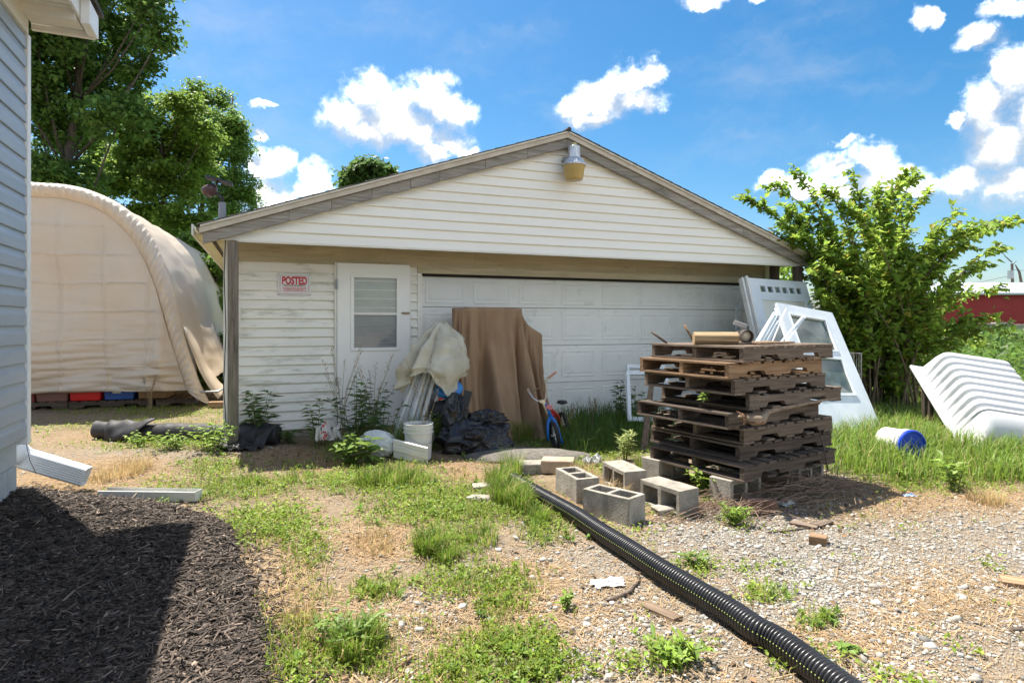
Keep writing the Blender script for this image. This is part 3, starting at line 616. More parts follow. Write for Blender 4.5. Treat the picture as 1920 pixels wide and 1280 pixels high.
wl = thing('block_wall', 'low grey block wall standing in front of the red barn', 'wall', (P(1800, 600, YW).x, YW, .2))
for k in range(12): MB().b2(k * 1.0, k * 1.0 + .97, 0, .4, 0, P(0, 606, YW).z - .25 + (k % 3) * .05).build('block', conc_m, wl, bevel=.02)
YP = 75.0
up = thing('utility_pole', 'weathered utility pole with leaning dead limb above the red barn', 'pole', (P(1902, 600, YP).x, YP, .2))
MB().tube([(0, 0, 0), (-.3, 0, P(0, 494, YP).z - .2)], [.2, .14], 8).build('pole', DARK_WOOD[2], up)
MB().lathe([(.0, 0), (.32, 0), (.32, 1.0), (0, 1.0)], (-.55, -.1, 6.6), 12).build('transformer', metal_m, up)
MB().tube([(.9, 0, 5.8), (.6, 0, 7.4), (.1, 0, 8.3)], [.16, .13, .05], 6).tube([(-.3, 0, 8.6), (-1.1, 0, 9.3), (-1.5, 0, 9.8)], [.08, .05, .02], 5).tube([(-.3, 0, 8.2), (.3, 0, 8.8)], [.06, .02], 5).build('dead_limb', DARK_WOOD[2], up)
MB().tube([(-.3, 0, 7.0), (-4, 0, 6.2), (-9, 0, 5.8), (-16, 0, 5.9)], .02, 4).tube([(-.3, 0, 7.7), (8, 0, 7.0), (16, 0, 7.2)], .02, 4).build('wire', rubber_m, up)

# ------------------------------------------------------------------ leaves, trees
def leafset(name, pos, d, nrm, ln, wd, col, mat, parent=None, kind=None):
    """one folded leaf per point: pos/direction/normal (n,3), length, width (n)"""
    d = d / (np.linalg.norm(d, axis=1, keepdims=True) + 1e-9); s = np.cross(d, nrm); s /= (np.linalg.norm(s, axis=1, keepdims=True) + 1e-9); n = np.cross(s, d)
    l = ln[:, None]; w = wd[:, None]
    v = np.stack([pos, pos + d * l * .42 + s * w * .5 + n * w * .18, pos + d * l - n * l * .10, pos + d * l * .42 - s * w * .5 + n * w * .18], 1)
    k = len(pos); b = np.arange(k)[:, None] * 4
    f = np.concatenate([b + np.array([[0, 2, 1]]), b + np.array([[0, 3, 2]])], 0)
    o = npmesh(name, v.reshape(-1, 3), f, mat, parent, np.repeat(col, 4, 0))
    if kind: o['kind'] = kind
    return o
leaf_m = attrmat('tree_leaf', rough=.5, transl=.45, spec=.35)
shrub_leaf = attrmat('shrub_leaf', rough=.45, transl=.55, spec=.35)
bark_m = M('bark', (.045, .035, .028), (.12, .10, .08), scale=8, stretch=(3, 3, .6), rough=.95, bump=.8, bscale=14)
def unit(n): 
    a = RNG.normal(size=(n, 3)); return a / np.linalg.norm(a, axis=1, keepdims=True)
def vary(n, base, amt=.35, warm=.25):
    k = 1 + (RNG.random(n) - .5)[:, None] * 2 * amt; w = (RNG.random(n) - .4)[:, None] * warm
    return np.clip(np.array(base)[None] * k * (1 + w * np.array([[1.0, .35, -.3]])), .004, .9)
def tree(name, label, base, clumps, nl, size, colr, trunk_r, group='tall trees beyond the shelter', top=None, flat=.75, sub=30, spread=.17):
    base = Vector(base); t = thing(name, label, 'tree', base, 0, group); cs = [(Vector(c), r) for c, r in clumps]
    hi = max(cs, key=lambda c: c[0].z); top = Vector(top) if top else Vector((sum(c.x for c, r in cs) / len(cs), sum(c.y for c, r in cs) / len(cs), hi[0].z))
    path = [base - Vector((0, 0, .2))] + [base.lerp(top, k / 6) + Vector((random.uniform(-.15, .15), random.uniform(-.15, .15), 0)) for k in range(1, 6)] + [top]
    tb = MB().tube(path, [trunk_r * (1 - .86 * k / 6) for k in range(7)], 9)
    for c, r in cs:
        j = min(5, max(1, int((c.z - base.z) / max(.1, top.z - base.z) * 6) - 1)); a = path[j]; m_ = a.lerp(c, .5) + Vector((0, 0, -.15 * (c - a).length * .5))
        r0 = trunk_r * (.32 - .035 * j); tb.tube([a, m_, c], [max(r0, .03), max(r0 * .6, .025), .02], 6)
        for q in range(4): 
            e_ = c + Vector(unit(1)[0]) * r * .85; tb.tube([c, (c + e_) / 2 + Vector((0, 0, .1)), e_], [.022, .014, .006], 4)
    tb.build('trunk', bark_m, t, world=True, smooth=True)
    pos = []; wsum = sum(r ** 2 for c, r in cs)
    for c, r in cs:
        n = int(nl * r * r / wsum); k = max(8, int(sub * r)); a = unit(k) * (RNG.random((k, 1)) ** .45) * r; a[:, 2] *= flat
        cen = a[RNG.integers(0, k, n)]; g = RNG.normal(size=(n, 3)) * spread * (.6 + .8 * RNG.random((n, 1))) * max(r, .8) ** .5; g[:, 2] *= .6
        pos.append(np.array(c)[None] + cen + g)
    pos = np.concatenate(pos); n = len(pos); d = unit(n); d[:, 2] = d[:, 2] * .5 - .25; nr_ = unit(n) * .7 + np.array([[0, 0, 1.0]])
    ln = size * (.65 + .7 * RNG.random(n))
    o = leafset('crown', pos - np.array(base)[None], d, nr_, ln, ln * .72, vary(n, colr), leaf_m, t)
    return t
def cl(lst, Yd, dy=1.2): return [(P(u, v, Yd + random.uniform(-dy, dy)), r * Yd / F) for u, v, r in lst]
tree('maple_tree', 'big dark maple tree closest to the house eave', (P(110, 640, 17).x, 17, 0), cl([(60,40,85),(140,10,80),(225,60,62),(285,20,30),(300,75,28),(110,120,85),(190,150,72),(265,125,36),(70,210,85),(150,235,70),(225,220,52),(60,310,70),(120,330,60),(20,120,90),(180,-60,70),(80,-70,80),(240,-20,50),(290,-25,30)], 17, 1.5), 50000, .14, (.115, .21, .045), .22)
tree('maple_tree', 'mid-height leafy tree between the maple and the poplars', (P(300, 640, 21).x, 21, 0), cl([(250,240,50),(300,220,48),(345,205,38),(280,295,62),(345,270,48),(385,245,30),(230,330,60),(310,350,62),(375,310,36),(280,410,60),(340,420,50),(200,300,45)], 21, 1.5), 42000, .13, (.19, .29, .05), .18)
for i, (bu, cls_, lb) in enumerate(((372, [(362,180,26),(372,220,36),(360,270,36),(385,300,30),(372,350,30),(395,260,24)], 'slim poplar nearest the leafy trees, its tip the highest of the pair'),
                  (430, [(410,190,22),(425,225,30),(445,270,28),(430,310,36),(455,345,26),(440,385,34),(465,365,18),(415,380,30),(440,250,24)], 'loose poplar standing right above the garage eave corner'))):
    tree('poplar_tree', lb, (P(bu, 640, 27).x, 27, 0), cl(cls_, 27, .8), 12500, .14, (.17, .275, .06), .2, flat=1.1, spread=.2)
for i, (bu, cls_, lb) in enumerate(((345, [(330,470,44),(370,500,40),(395,470,34),(350,540,40)], 'leafy bush filling the gap behind the shelter top'), (400, [(392,520,36),(408,575,34),(385,600,30),(415,500,26),(412,640,28)], 'bright bush seen between the shelter and the garage post'), (440, [(400,680,26),(425,700,24),(395,740,22),(432,650,22)], 'low green bush beside the garage side wall'))):
    tree('bush', lb, (P(bu, 640, 15 + i).x, 15 + i, 0), cl(cls_, 16 - i, .6), 9000, .12, (.16, .26, .045), .05, 'bushes behind the shelter', spread=.14)
tree('sumac_tree', 'feathery treetop showing just over the left roof slope of the garage', (P(685, 640, 19).x, 19.4, 0), cl([(668,330,13),(680,318,13),(692,312,12),(704,322,13),(655,344,10),(716,336,10),(690,340,20),(728,322,7)], 19.4, .3), 4200, .2, (.09, .16, .045), .1, 'trees behind the garage', spread=.16)

# ------------------------------------------------------------------ shrub right of the garage
sb = Vector((P(1640, 600, 9.2).x, 9.2, 0))
shr = thing('mulberry_shrub', 'tall spreading green shrub with arching leafy shoots beside the garage', 'shrub', sb)
stm = MB(); lp_ = []; ldv = []; rs_ = random.Random(3)
tg = [(1392,368),(1445,345),(1490,322),(1470,385),(1540,345),(1600,330),(1590,390),(1640,355),(1700,322),(1720,324),(1735,365),(1700,400),(1790,400),(1840,425),(1905,408),(1915,415),(1880,455),(1870,540),(1840,500),(1800,555),(1760,590),(1860,590),(1900,610),(1780,480),
      (1440,430),(1500,440),(1560,430),(1640,440),(1700,470),(1530,500),(1600,510),(1660,540),(1720,540),(1540,580),(1600,600),(1680,620),(1740,640),(1620,680),(1570,640),(1660,700),(1490,400),(1520,540),(1800,620),(1840,640),(1760,680),
      (1560,470),(1620,400),(1680,440),(1620,560),(1700,580),(1580,540),(1640,640),(1540,460),(1760,440),(1750,520),(1500,480),(1690,350),(1660,390),(1470,410),(1810,430),(1600,460),(1650,490),(1710,500),(1560,600)]
for u, v in tg:
    Yd = 9.2 + rs_.uniform(-.75, .8)
    if u < 1520: Yd = max(Yd, 9.2) if v > 430 else rs_.uniform(9.2, 9.9)
    e_ = P(u, v, Yd); a = sb + Vector((rs_.uniform(-.45, .5), rs_.uniform(-.3, .35), 0)); up_ = (e_ - a).length
    c_ = a.lerp(e_, .5) + Vector((-(e_.x - a.x) * .30, 0, .27 * up_)); n = 14
    pts = [a * (1 - q) ** 2 + c_ * 2 * q * (1 - q) + e_ * q * q for q in [k / n for k in range(n + 1)]]
    stm.tube(pts, [.016 * (1 - .85 * k / n) * (.5 + up_ / 4) for k in range(n + 1)], 5)
    nt_ = int(12 + up_ * 9)
    for q in range(nt_):
        f = rs_.uniform(.22, 1); i = min(n - 1, int(f * n)); p = pts[i].lerp(pts[i + 1], f * n - i); tdir = (pts[i + 1] - pts[i]).normalized()
        dv = (tdir * .8 + Vector(unit(1)[0]) * .75 + Vector((0, 0, .25))).normalized(); ln = rs_.uniform(.14, .42) * (1.1 - .6 * f); pe = p + dv * ln + Vector((0, 0, -.10 * ln))
        stm.tube([p, p.lerp(pe, .5) + Vector((0, 0, .02)), pe], [.006, .004, .002], 3, cap=False)
        m_ = int(ln / .024) + 2
        for j in range(m_):
            w = p.lerp(pe, (j + .6) / m_); lp_.append(w); sd = dv.cross(Vector((0, 0, 1))) * (1 if j % 2 else -1); ldv.append(dv * .5 + sd * .8 + Vector((0, 0, rs_.uniform(-.75, .1))))
    for j in range(int(up_ * 20)):
        f = .4 + .6 * (j + 1) / (up_ * 20); i = min(n - 1, int(f * n)); w = pts[i].lerp(pts[i + 1], min(1, f * n - i)); lp_.append(w); ldv.append(Vector(unit(1)[0]) + Vector((0, 0, -.2)))
stm.build('stems', M('shrub_stem', (.10, .07, .04), (.2, .15, .09), scale=8, rough=.8), shr, world=True, smooth=True)
n0_ = len(lp_)
for k in range(3000):
    w = lp_[rs_.randrange(n0_)] + Vector((rs_.uniform(-.13, .13), rs_.uniform(-.16, .16), rs_.uniform(-.14, .08)))
    if .3 < w.z < 2.3: lp_.append(w); ldv.append(Vector(unit(1)[0]) + Vector((0, 0, -.35)))
for k in range(420):
    lp_.append(P(rs_.uniform(1446, 1500), rs_.uniform(492, 560), rs_.uniform(10.4, 11.0))); ldv.append(Vector(unit(1)[0]) + Vector((0, 0, -.35)))
n = len(lp_); pos = np.array([tuple(p - sb) for p in lp_]); dv = np.array([tuple(d) for d in ldv]); ln = .105 * (.4 + .95 * RNG.random(n))
colr = vary(n, (.25, .375, .055), .45, .35); yel = RNG.random(n) < .04; colr[yel] = (.42, .36, .06)
leafset('leaves', pos + RNG.normal(size=(n, 3)) * .012, dv, unit(n) * .6 + np.array([[0, 0, 1.0]]), ln, ln * .66, colr, shrub_leaf, shr)
# far weeds and hedge rows on the right: nobody could count them
n = 30000; xx = RNG.uniform(3.2, 26, n); yy = RNG.uniform(9.8, 30, n); kk = (xx / yy > .42) & (xx / yy < 1.3); xx, yy = xx[kk], yy[kk]; n = len(xx)
hgt = (.25 + 1.0 * fbm(xx * .55, yy * .55, 61, 3) ** 1.6) * RNG.random(n) ** .7 * (1 + .012 * yy)
pos = np.stack([xx, yy, gz(xx, yy) + hgt], -1); d = unit(n); d[:, 2] = np.abs(d[:, 2]) * .8; ln = (.10 + .012 * (yy - 9)) * (.6 + .8 * RNG.random(n))
leafset('tall_weeds', pos, d, unit(n) * .6 + np.array([[0, 0, 1.0]]), ln, ln * .5, vary(n, (.105, .185, .035), .45, .4), shrub_leaf, None, 'stuff')

# ------------------------------------------------------------------ fabric shelter
SA = R(17); SO = Vector(((78 - 960) / F * 9.55, 9.55, 0))
def splane(u, v):
    r = (u - 960) / F; x = (r * SO.y - SO.x) / (math.cos(SA) - r * math.sin(SA)); Yd = SO.y + x * math.sin(SA); return (x, P(u, v, Yd).z)
she = thing('storage_shelter', 'tan fabric tunnel shelter with rounded top and sagging front sheet', 'shelter', SO, SA)
outer = [(0, splane(78, 343)[1])] + [splane(u, v) for u, v in ((120,346),(165,356),(215,378),(255,408),(283,444),(305,490),(321,540),(336,600),(353,660),(372,715),(392,757))]
inner = [(0, splane(78, 369)[1])] + [splane(u, v) for u, v in ((120,372),(165,384),(205,406),(242,442),(268,484),(288,530),(303,580),(320,640),(336,690),(347,722),(352,735))]
def dens(pl_, n):
    out = []
    m_ = len(pl_) - 1
    for k in range(n + 1):
        f = k / n * m_; i = min(m_ - 1, int(f)); q = f - i; p0, p1, p2, p3 = pl_[max(i - 1, 0)], pl_[i], pl_[i + 1], pl_[min(i + 2, m_)]
        if i == 0: p0 = (-p2[0], p2[1])
        out.append(tuple(.5 * ((2 * p1[j]) + (-p0[j] + p2[j]) * q + (2 * p0[j] - 5 * p1[j] + 4 * p2[j] - p3[j]) * q * q + (-p0[j] + 3 * p1[j] - 3 * p2[j] + p3[j]) * q ** 3) for j in (0, 1)))
    return out
od_, id_ = dens(outer, 130), dens(inner, 130)
oa = [(-x, z) for x, z in od_[:0:-1]] + od_; ia = [(-x, z) for x, z in id_[:0:-1]] + id_
fab = M('tan_fabric', (.80, .705, .59), (.83, .735, .62), scale=2.2, rough=.55, bump=.35, bscale=5, transl=.34, spec=.35, stretch=(1, 1, 1.6))
fab2 = M('tan_fabric_cover', (.74, .645, .52), (.79, .695, .57), scale=1.5, rough=.42, bump=.2, bscale=7, transl=.4, spec=.45)
nn = lambda x, y, z=0: mnoise.noise(Vector((x, y, z)))
rowsP = []; NR = 150; zbp = splane(200, 736)[1]; na = len(ia)
def crease(x, p, w): q = ((x / p) % 1) - .5; return math.exp(-(q / w) ** 2)
for s_ in range(NR + 1):
    s = s_ / NR; row = []
    for k in range(na):
        xa, za = ia[k]; xb = (k / (na - 1) * 2 - 1) * (ia[-1][0] + .02); zb_ = zbp + .015 * nn(xb * 2, 7)
        if za < zb_ + .02: za = zb_ + .02
        x = xb * (1 - s) + xa * s; z = zb_ * (1 - s) + za * s; lowf = math.exp(-(z - zbp) / .55)
        y = .05 + .13 * nn(x * .8, z * .8) + .07 * nn(x * 2.3, z * 1.2, 3) - .026 * crease(x + .1 + .03 * nn(z * 2, 3), .62, .025) - .022 * crease(z + .03 * nn(x * 2, 5), .45, .025)
        y += lowf * (.085 * (1 - abs(nn(x * 1.1, z * 8, 5)) * 2) + .045 * nn(x * 2, z * 17, 8))
        d_ = max(0, 1 - abs(x - 1.75 - .12 * (z - 1.5)) / .28); y += -.14 * d_ * (1 if z < 2.6 else 0) * (.6 + nn(x * 6, z * 2, 2)) + .05 * max(0, 1 - abs(x - 2.05) / .10) * (z < 2.3)
        edge_ = min(1, (1 - s) * 7); row.append((x, y * (.35 + .65 * edge_) - .0, z))
    rowsP.append(row)
MB().grid(rowsP).build('front_sheet', fab, she, smooth=True, solid=.004)
rw = []
for q, (f, yo) in enumerate(((0, .03), (.12, -.035), (.45, -.115), (.8, -.09), (1.0, .0), (1.04, .05))):
    rw.append([(ix + (ox - ix) * f, yo + (.024 * math.sin(k * 1.9 + 3 * nn(k * .2, q * .2)) + .015 * nn(k * .35, q)) * (0 < q < 5), iz + (oz - iz) * f) for k, ((ix, iz), (ox, oz)) in enumerate(zip(ia, oa))])
MB().grid(rw).build('edge_sleeve', fab, she, smooth=True)
rw = []; LN = 6.2
for q in range(41):
    y = .03 + LN * q / 40; row = []
    for k, (x, z) in enumerate(oa):
        f = abs(k / (na - 1) * 2 - 1); lift = max(0, f - .72) / .28; hem = .16 + .34 * (1 - math.exp(-y * 1.2)); zz_ = z if z > 1.4 else max(z, hem + (z - .1) * (1.4 - hem) / 1.3)
        w = lift * (.10 * math.sin(y * 2.6 + 1) + .05 * nn(y * 3, f * 5)) + .02 * nn(y * 1.5, k * .12) - .03 * math.sin(math.pi * ((y / 1.55) % 1)) * .8
        sg_ = 1 if x > 0 else -1; row.append((x * (1.0 + .0 * y) + sg_ * (w + lift * .10 * math.exp(-((y - .5) / .5) ** 2)), y, zz_ + (.02 * nn(y * 2, k * .2) - .035 * math.sin(math.pi * ((y / 1.55) % 1))) * (1 - lift)))
    rw.append(row)
MB().grid(rw).build('cover', fab2, she, smooth=True, solid=.004)
for sg_ in (1, -1):
    MB().tube([(sg_ * 2.14, .20, .02), (sg_ * 2.14, .20, .3), (sg_ * 2.1, .20, .7), (sg_ * 1.95, .20, 1.3)], .024, 8).build('frame_tube', metal_m, she, smooth=True)
    MB().tube([(sg_ * 2.12, -.04, .30), (sg_ * 2.15, -.06, .25), (sg_ * 2.50, -.05, .25), (sg_ * 2.60, .02, .31)], .018, 8).build('base_tube', metal_m, she, smooth=True)
MB().prism([(-2.6, 6.15, .05), (2.6, 6.15, .05), (2.3, 6.15, 2.2), (0, 6.15, 3.3), (-2.3, 6.15, 2.2)], (0, .01, 0)).build('back_sheet', fab2, she)

# ------------------------------------------------------------------ pallets
def pallet(label, loc, rz, group, mats, tilt=(0, 0), missing=(), seed=0, Lx=1.2, Wy=.95, lead=True):
    rnd_ = random.Random(seed); t = thing('pallet', label, 'pallet', loc, rz, group, rot=(tilt[0], tilt[1], rz))
    hs_ = .088; b_ = .016
    def nx(x0): return [(x0, b_), (x0, b_ + .0)]
    for y in (-Wy / 2 + .02, 0, Wy / 2 - .02):
        pr = [(-Lx / 2, b_), (-.40, b_), (-.375, b_ + .036), (-.18, b_ + .036), (-.155, b_), (.155, b_), (.18, b_ + .036), (.375, b_ + .036), (.40, b_), (Lx / 2, b_), (Lx / 2, b_ + hs_), (-Lx / 2, b_ + hs_)]
        j = rnd_.uniform(-.006, .006); MB().prism([(x + j, y - .019, z) for x, z in pr], (0, .038, 0)).build('stringer', mats[0], t)
    xs = [-.545, -.39, -.26, -.13, 0, .13, .26, .39, .545]
    for i, x in enumerate(xs):
        if i in missing: continue
        w = .095 if i not in (0, 8) else .13; j = rnd_.uniform(-.008, .008); a = rnd_.uniform(-.012, .012)
        MB().box((x * Lx / 1.2 + j * .5, j, b_ + hs_ + .0085), (w, Wy + rnd_.uniform(-.012, .012), .016), Matrix.Rotation(a, 3, 'Z')).build('deck_board', mats[1], t)
    for i, x in enumerate((-.545, -.27, -.0, .27, .545)):
        w = .13 if i in (0, 4) else .10
        MB().box((x * Lx / 1.2, 0, b_ / 2 - .0005), (w, Wy + rnd_.uniform(-.01, .01), b_ - .001)).build('bottom_board', mats[1], t)
    return t
CA = R(32.3); av = Vector((math.cos(CA), math.sin(CA), 0)); bv = Vector((-math.sin(CA), math.cos(CA), 0)); PC = Vector((1.715, 4.64, 0))
desc = [('bottom pallet of the tall stack, shifted forward, its front boards pale on top', DARK_WOOD, -9, 16, ()), ('very dark weathered pallet second from the bottom of the stack', DARK_WOOD, 8, 0, ()),
        ('weathered pallet third from the bottom of the stack, a twig across its notch', GREY_WOOD, 11, 0, ()), ('dark pallet fourth from the bottom, split bark branch resting on its corner', DARK_WOOD, -15, -4, (1,)),
        ('grey broken-decked pallet jutting out to the right in mid-stack', GREY_WOOD, 30, 0, (1, 2)), ('grey-brown pallet third from the top of the stack', GREY_WOOD, -1, -3, ()),
        ('tan newer-looking pallet just below the top one', TAN_WOOD, -9, -4, ()), ('top pallet of the tall stack carrying the post offcut and floodlight', GREY_WOOD, 7, 3, ())]
PZ0 = .205; PP = .1255
for k, (lb, mt, du, back, miss) in enumerate(desc):
    c = PC + av * (.60 + du / 163 + .0) + bv * (.5 - back * .006); c.z = PZ0 + PP * k
    pallet(lb, c, CA + R((.6, -.8, .5, 1.2, -1.5, .4, -.5, .3)[k]), 'pallets stacked by the cinder blocks', (mt[0], mt[1]), missing=miss, seed=k + 3, tilt=((.0, .0)))
PT = PZ0 + PP * 8 - .004
def onface(s, z, out=.05): p = PC + av * s - bv * out; p.z = z; return p
# supports under the stack
def cblock(label, loc, rz, lying=False, group='cinder blocks lying in front of the garage', name='cinder_block', tilt=0, upright=False, seed=0):
    rr_ = random.Random(seed); xs = [0, .033, .183, .214, .364, .397]; ys = [0, .034, .160, .194]; hz_ = .194; m_ = MB(); vs = []
    for z in (0, hz_):
        for y in ys:
            for x in xs: vs.append((x - .1985 + rr_.uniform(-.002, .002), y - .097 + rr_.uniform(-.002, .002), z + rr_.uniform(-.0015, .0015)))
    idn = lambda i, j, k: k * 24 + j * 6 + i
    hole = {(1, 1), (3, 1)}; fs = []
    for i in range(5):
        for j in range(3):
            if (i, j) in hole: continue
            fs.append((idn(i, j, 1), idn(i + 1, j, 1), idn(i + 1, j + 1, 1), idn(i, j + 1, 1))); fs.append((idn(i, j, 0), idn(i, j + 1, 0), idn(i + 1, j + 1, 0), idn(i + 1, j, 0)))
            for (di, dj, e1, e2) in ((-1, 0, (i, j + 1), (i, j)), (1, 0, (i + 1, j), (i + 1, j + 1)), (0, -1, (i, j), (i + 1, j)), (0, 1, (i + 1, j + 1), (i, j + 1))):
                q = (i + di, j + dj)
                if not (0 <= q[0] < 5 and 0 <= q[1] < 3) or q in hole: fs.append((idn(*e1, 0), idn(*e2, 0), idn(*e2, 1), idn(*e1, 1)))
    m_.add(vs, fs)
    if lying: m_.v = [(x, z - .097, y + .097) for x, y, z in m_.v]; m_.f = [f[::-1] for f in m_.f]
    if upright: m_.v = [(y, z - .097, x + .1985) for x, y, z in m_.v]
    ob = m_.build(name, conc_m, None, bevel=.004); ob.location = loc; ob.rotation_euler = (0, tilt, rz); return tag(ob, label, 'cinder block', group)
def ctr(a, b_, c_, z):   # block centre from three top corners in the photo
    A, B, C_ = G(a[0], a[1], z), G(b_[0], b_[1], z), G(c_[0], c_[1], z); q = (A + C_) / 2 if False else (A + B) / 2 + (C_ - A) / 2; return q, math.atan2(B.y - A.y, B.x - A.x)
for lb, a, b_, c_, ly in (('cinder block with both cells facing up, left of the other three', (1042,878), (1082,900), (1081,876), False), ('cinder block half buried in dry grass beside the black pipe, cells facing up', (1100,918), (1181,937), (1122,908), False),
                      ('cinder block on its side, second from the pallets, its cells in shade', (1131,870), (1172,890), (1168,866), True), ('clean cinder block on its side with two open arches, nearest the pallets', (1203,901), (1273,923), (1237,894), True)):
    q, an = ctr(a, b_, c_, .19); q.z = gzf(q.x, q.y) - .01; cblock(lb, q, an, ly, seed=len(lb))
sup = [(.10, .12, 'rough block under the near corner of the pallets'), (.95, .12, 'rough block under the right end of the pallets'), (.10, .85, 'block under the left rear corner of the pallets'), (.98, .85, 'block under the far rear corner of the pallets')]
for s, d_, lb in sup:
    q = PC + av * s + bv * d_; q.z = gzf(q.x, q.y) - .01; cblock(lb, q, CA + R(4), True, 'blocks carrying the pallets')
brick_m = M('old_brick', (.20, .10, .065), (.34, .19, .13), scale=14, rough=.95, bump=.5, bscale=80)
def slab(name, label, cat, p, size, rz, mat, group=None, rot=(0, 0), bev=.006, irr=0.0, seed=0):
    rr_ = random.Random(seed); m_ = MB().box((0, 0, size[2] / 2), size); 
    if irr: m_.v = [(x + rr_.uniform(-irr, irr), y + rr_.uniform(-irr, irr), z + rr_.uniform(-irr * .3, irr * .3) * (z > .005)) for x, y, z in m_.v]
    ob = m_.build(name, mat, None, bevel=bev); ob.location = p; ob.rotation_euler = (rot[0], rot[1], rz); return tag(ob, label, cat, group)
slab('brick', 'brown brick lying below the pallets', 'brick', onG(1428, 955), (.21, .09, .075), R(-3), brick_m, irr=.004)
slab('board_scrap', 'splintered brown board under the brick by the pallets', 'board', onG(1415, 964, -.005), (.27, .09, .022), R(4), DARK_WOOD[0], irr=.01)
slab('concrete_block', 'solid tan concrete block behind the left cinder block', 'block', onG(1046, 884), (.30, .20, .12), R(-8), M('tan_concrete', (.33, .25, .18), (.45, .36, .27), scale=9, rough=.95, bump=.5), irr=.006, bev=.012)
slab('concrete_block', 'grey concrete block at the head of the black pipe', 'block', onG(1000, 886), (.26, .2, .10), R(6), conc_m, irr=.008, bev=.012)
slab('flat_stone', 'upper of two flat pale stones left of the tall grass clump', 'stone', onG(908, 917), (.20, .14, .04), R(15), conc_m, 'flat stones by the grass clump', irr=.018, bev=.012)
slab('flat_stone', 'lower of two flat pale stones left of the tall grass clump', 'stone', onG(900, 940), (.20, .11, .04), R(-12), conc_m, 'flat stones by the grass clump', irr=.018, bev=.012)
slab('concrete_chip', 'flat concrete chip under the clean cinder block', 'stone', onG(1246, 962), (.16, .14, .045), R(20), conc_m, irr=.015, bev=.008)
slab('wood_block', 'small sawn wood block on the open gravel', 'wood block', onG(1534, 1018), (.10, .085, .05), R(-32), TAN_WOOD[0], bev=.003)
slab('grey_board', 'left of two grey boards meeting in a V on the gravel', 'board', onG(1508, 985, .003), (.17, .085, .012), R(-38), GREY_WOOD[0], 'grey boards in a V', bev=.002)
slab('grey_board', 'right of two grey boards meeting in a V on the gravel', 'board', onG(1541, 984, .010), (.17, .075, .012), R(34), GREY_WOOD[0], 'grey boards in a V', bev=.002)
slab('wood_scrap', 'weathered brown board scrap beside the black pipe', 'board', onG(1240, 1152, .003), (.19, .065, .018), R(-52), wood('brown_scrap', (.11, .075, .05), (.27, .2, .14), 0), irr=.006, bev=.002)
slab('plank_end', 'brown plank end at the right edge of the gravel', 'board', onG(1925, 1098, .003), (.22, .12, .02), R(-28), TAN_WOOD[0], irr=.006, bev=.002)
def stick(label, pts, r, mat, name='stick', group=None, seg=6):
    b0 = Vector(pts[0]); ob = MB().tube([Vector(p) - b0 for p in pts], r, seg).build(name, mat, None, smooth=True); ob.location = b0; return tag(ob, label, 'stick', group)
stick('curved grey-brown stick lying left of the black pipe', [onG(u, v, .012) for u, v in ((1138,1130),(1160,1124),(1182,1112),(1195,1096),(1200,1084))], [.006, .012, .011, .008, .004], DARK_WOOD[0])
stick('thin straight twig lying left of the grey V boards', [onG(u, v, .008) for u, v in ((1440,1000),(1480,996),(1520,991))], .005, DARK_WOOD[0])
stick('dark stick at the right edge of the gravel', [onG(u, v, .01) for u, v in ((1897,1185),(1915,1184),(1945,1186))], .011, DARK_WOOD[0])
stick('pale bleached twig in the lawn near the bottom edge', [onG(u, v, .012) for u, v in ((742,1258),(760,1245),(778,1233))], [.004, .008, .005], TAN_WOOD[0])
# things on and in the pallet stack
pm_ = wood('post_offcut_wood', (.24, .16, .085), (.46, .34, .2), 0)
pc = PC + av * .20 + bv * .40; pc.z = PT
po = thing('post_offcut', 'short eight-sided tan wooden post offcut on top of the pallets', 'wood block', pc, R(-6))
pr8 = [(.062 * math.cos(R(22.5 + 45 * k)), .056 * math.sin(R(22.5 + 45 * k)) + .052) for k in range(8)]
MB().prism([(-.17, y, z) for y, z in pr8], (.35, 0, 0)).build('post', pm_, po, bevel=.002)
MB().prism([(.1805, y * .985, z * .985 + .0008) for y, z in pr8], (.002, 0, 0)).build('end_grain', wood('end_grain', (.2, .12, .06), (.36, .24, .13), 2), po)
fl = thing('floodlight', 'dark twin-head floodlight lying behind the post offcut', 'lamp', pc + Vector((.27, .06, 0)), R(-20))
rotf = Matrix.Rotation(R(100), 3, 'X') @ Matrix.Rotation(R(25), 3, 'Y')
MB().lathe([(.0, -.10), (.03, -.10), (.034, -.05), (.055, .0), (.058, .045), (.053, .045), (.048, .0), (.0, -.01)], (0, 0, .07), 20, rotf).build('lamp_head', M('bronze_lamp', (.06, .05, .045), (.1, .085, .075), rough=.4), fl, smooth=True, autos=40)
MB().lathe([(.0, .012), (.046, .012), (.046, .016), (0, .02)], (0, 0, .07), 20, rotf).build('bulb', M('bulb_glass', (.55, .5, .38), (.68, .63, .5), rough=.15), fl, smooth=True)
MB().box((-.035, .05, .165), (.11, .05, .04), Matrix.Rotation(R(20), 3, 'Y')).box((-.02, .05, .11), (.02, .03, .09)).build('sensor', M('grey_case', (.36, .35, .34), (.45, .44, .43), rough=.5), fl, bevel=.004)
for i, (a, b_, ln, an, lb) in enumerate(((.62, .30, .62, 1, 'long pale loose board on top of the pallets, right of the floodlight'), (.70, .42, .55, -2, 'second loose board on top of the pallets, further back'), (.66, .17, .5, 3, 'short loose board along the front edge of the top pallet'))):
    q = PC + av * a + bv * b_; q.z = PT + .003 + .002 * i; slab('loose_board', lb, 'board', q, (ln, .075, .013), CA + R(an), TAN_WOOD[0] if i else GREY_WOOD[0], 'loose boards on the pallets', bev=.002)
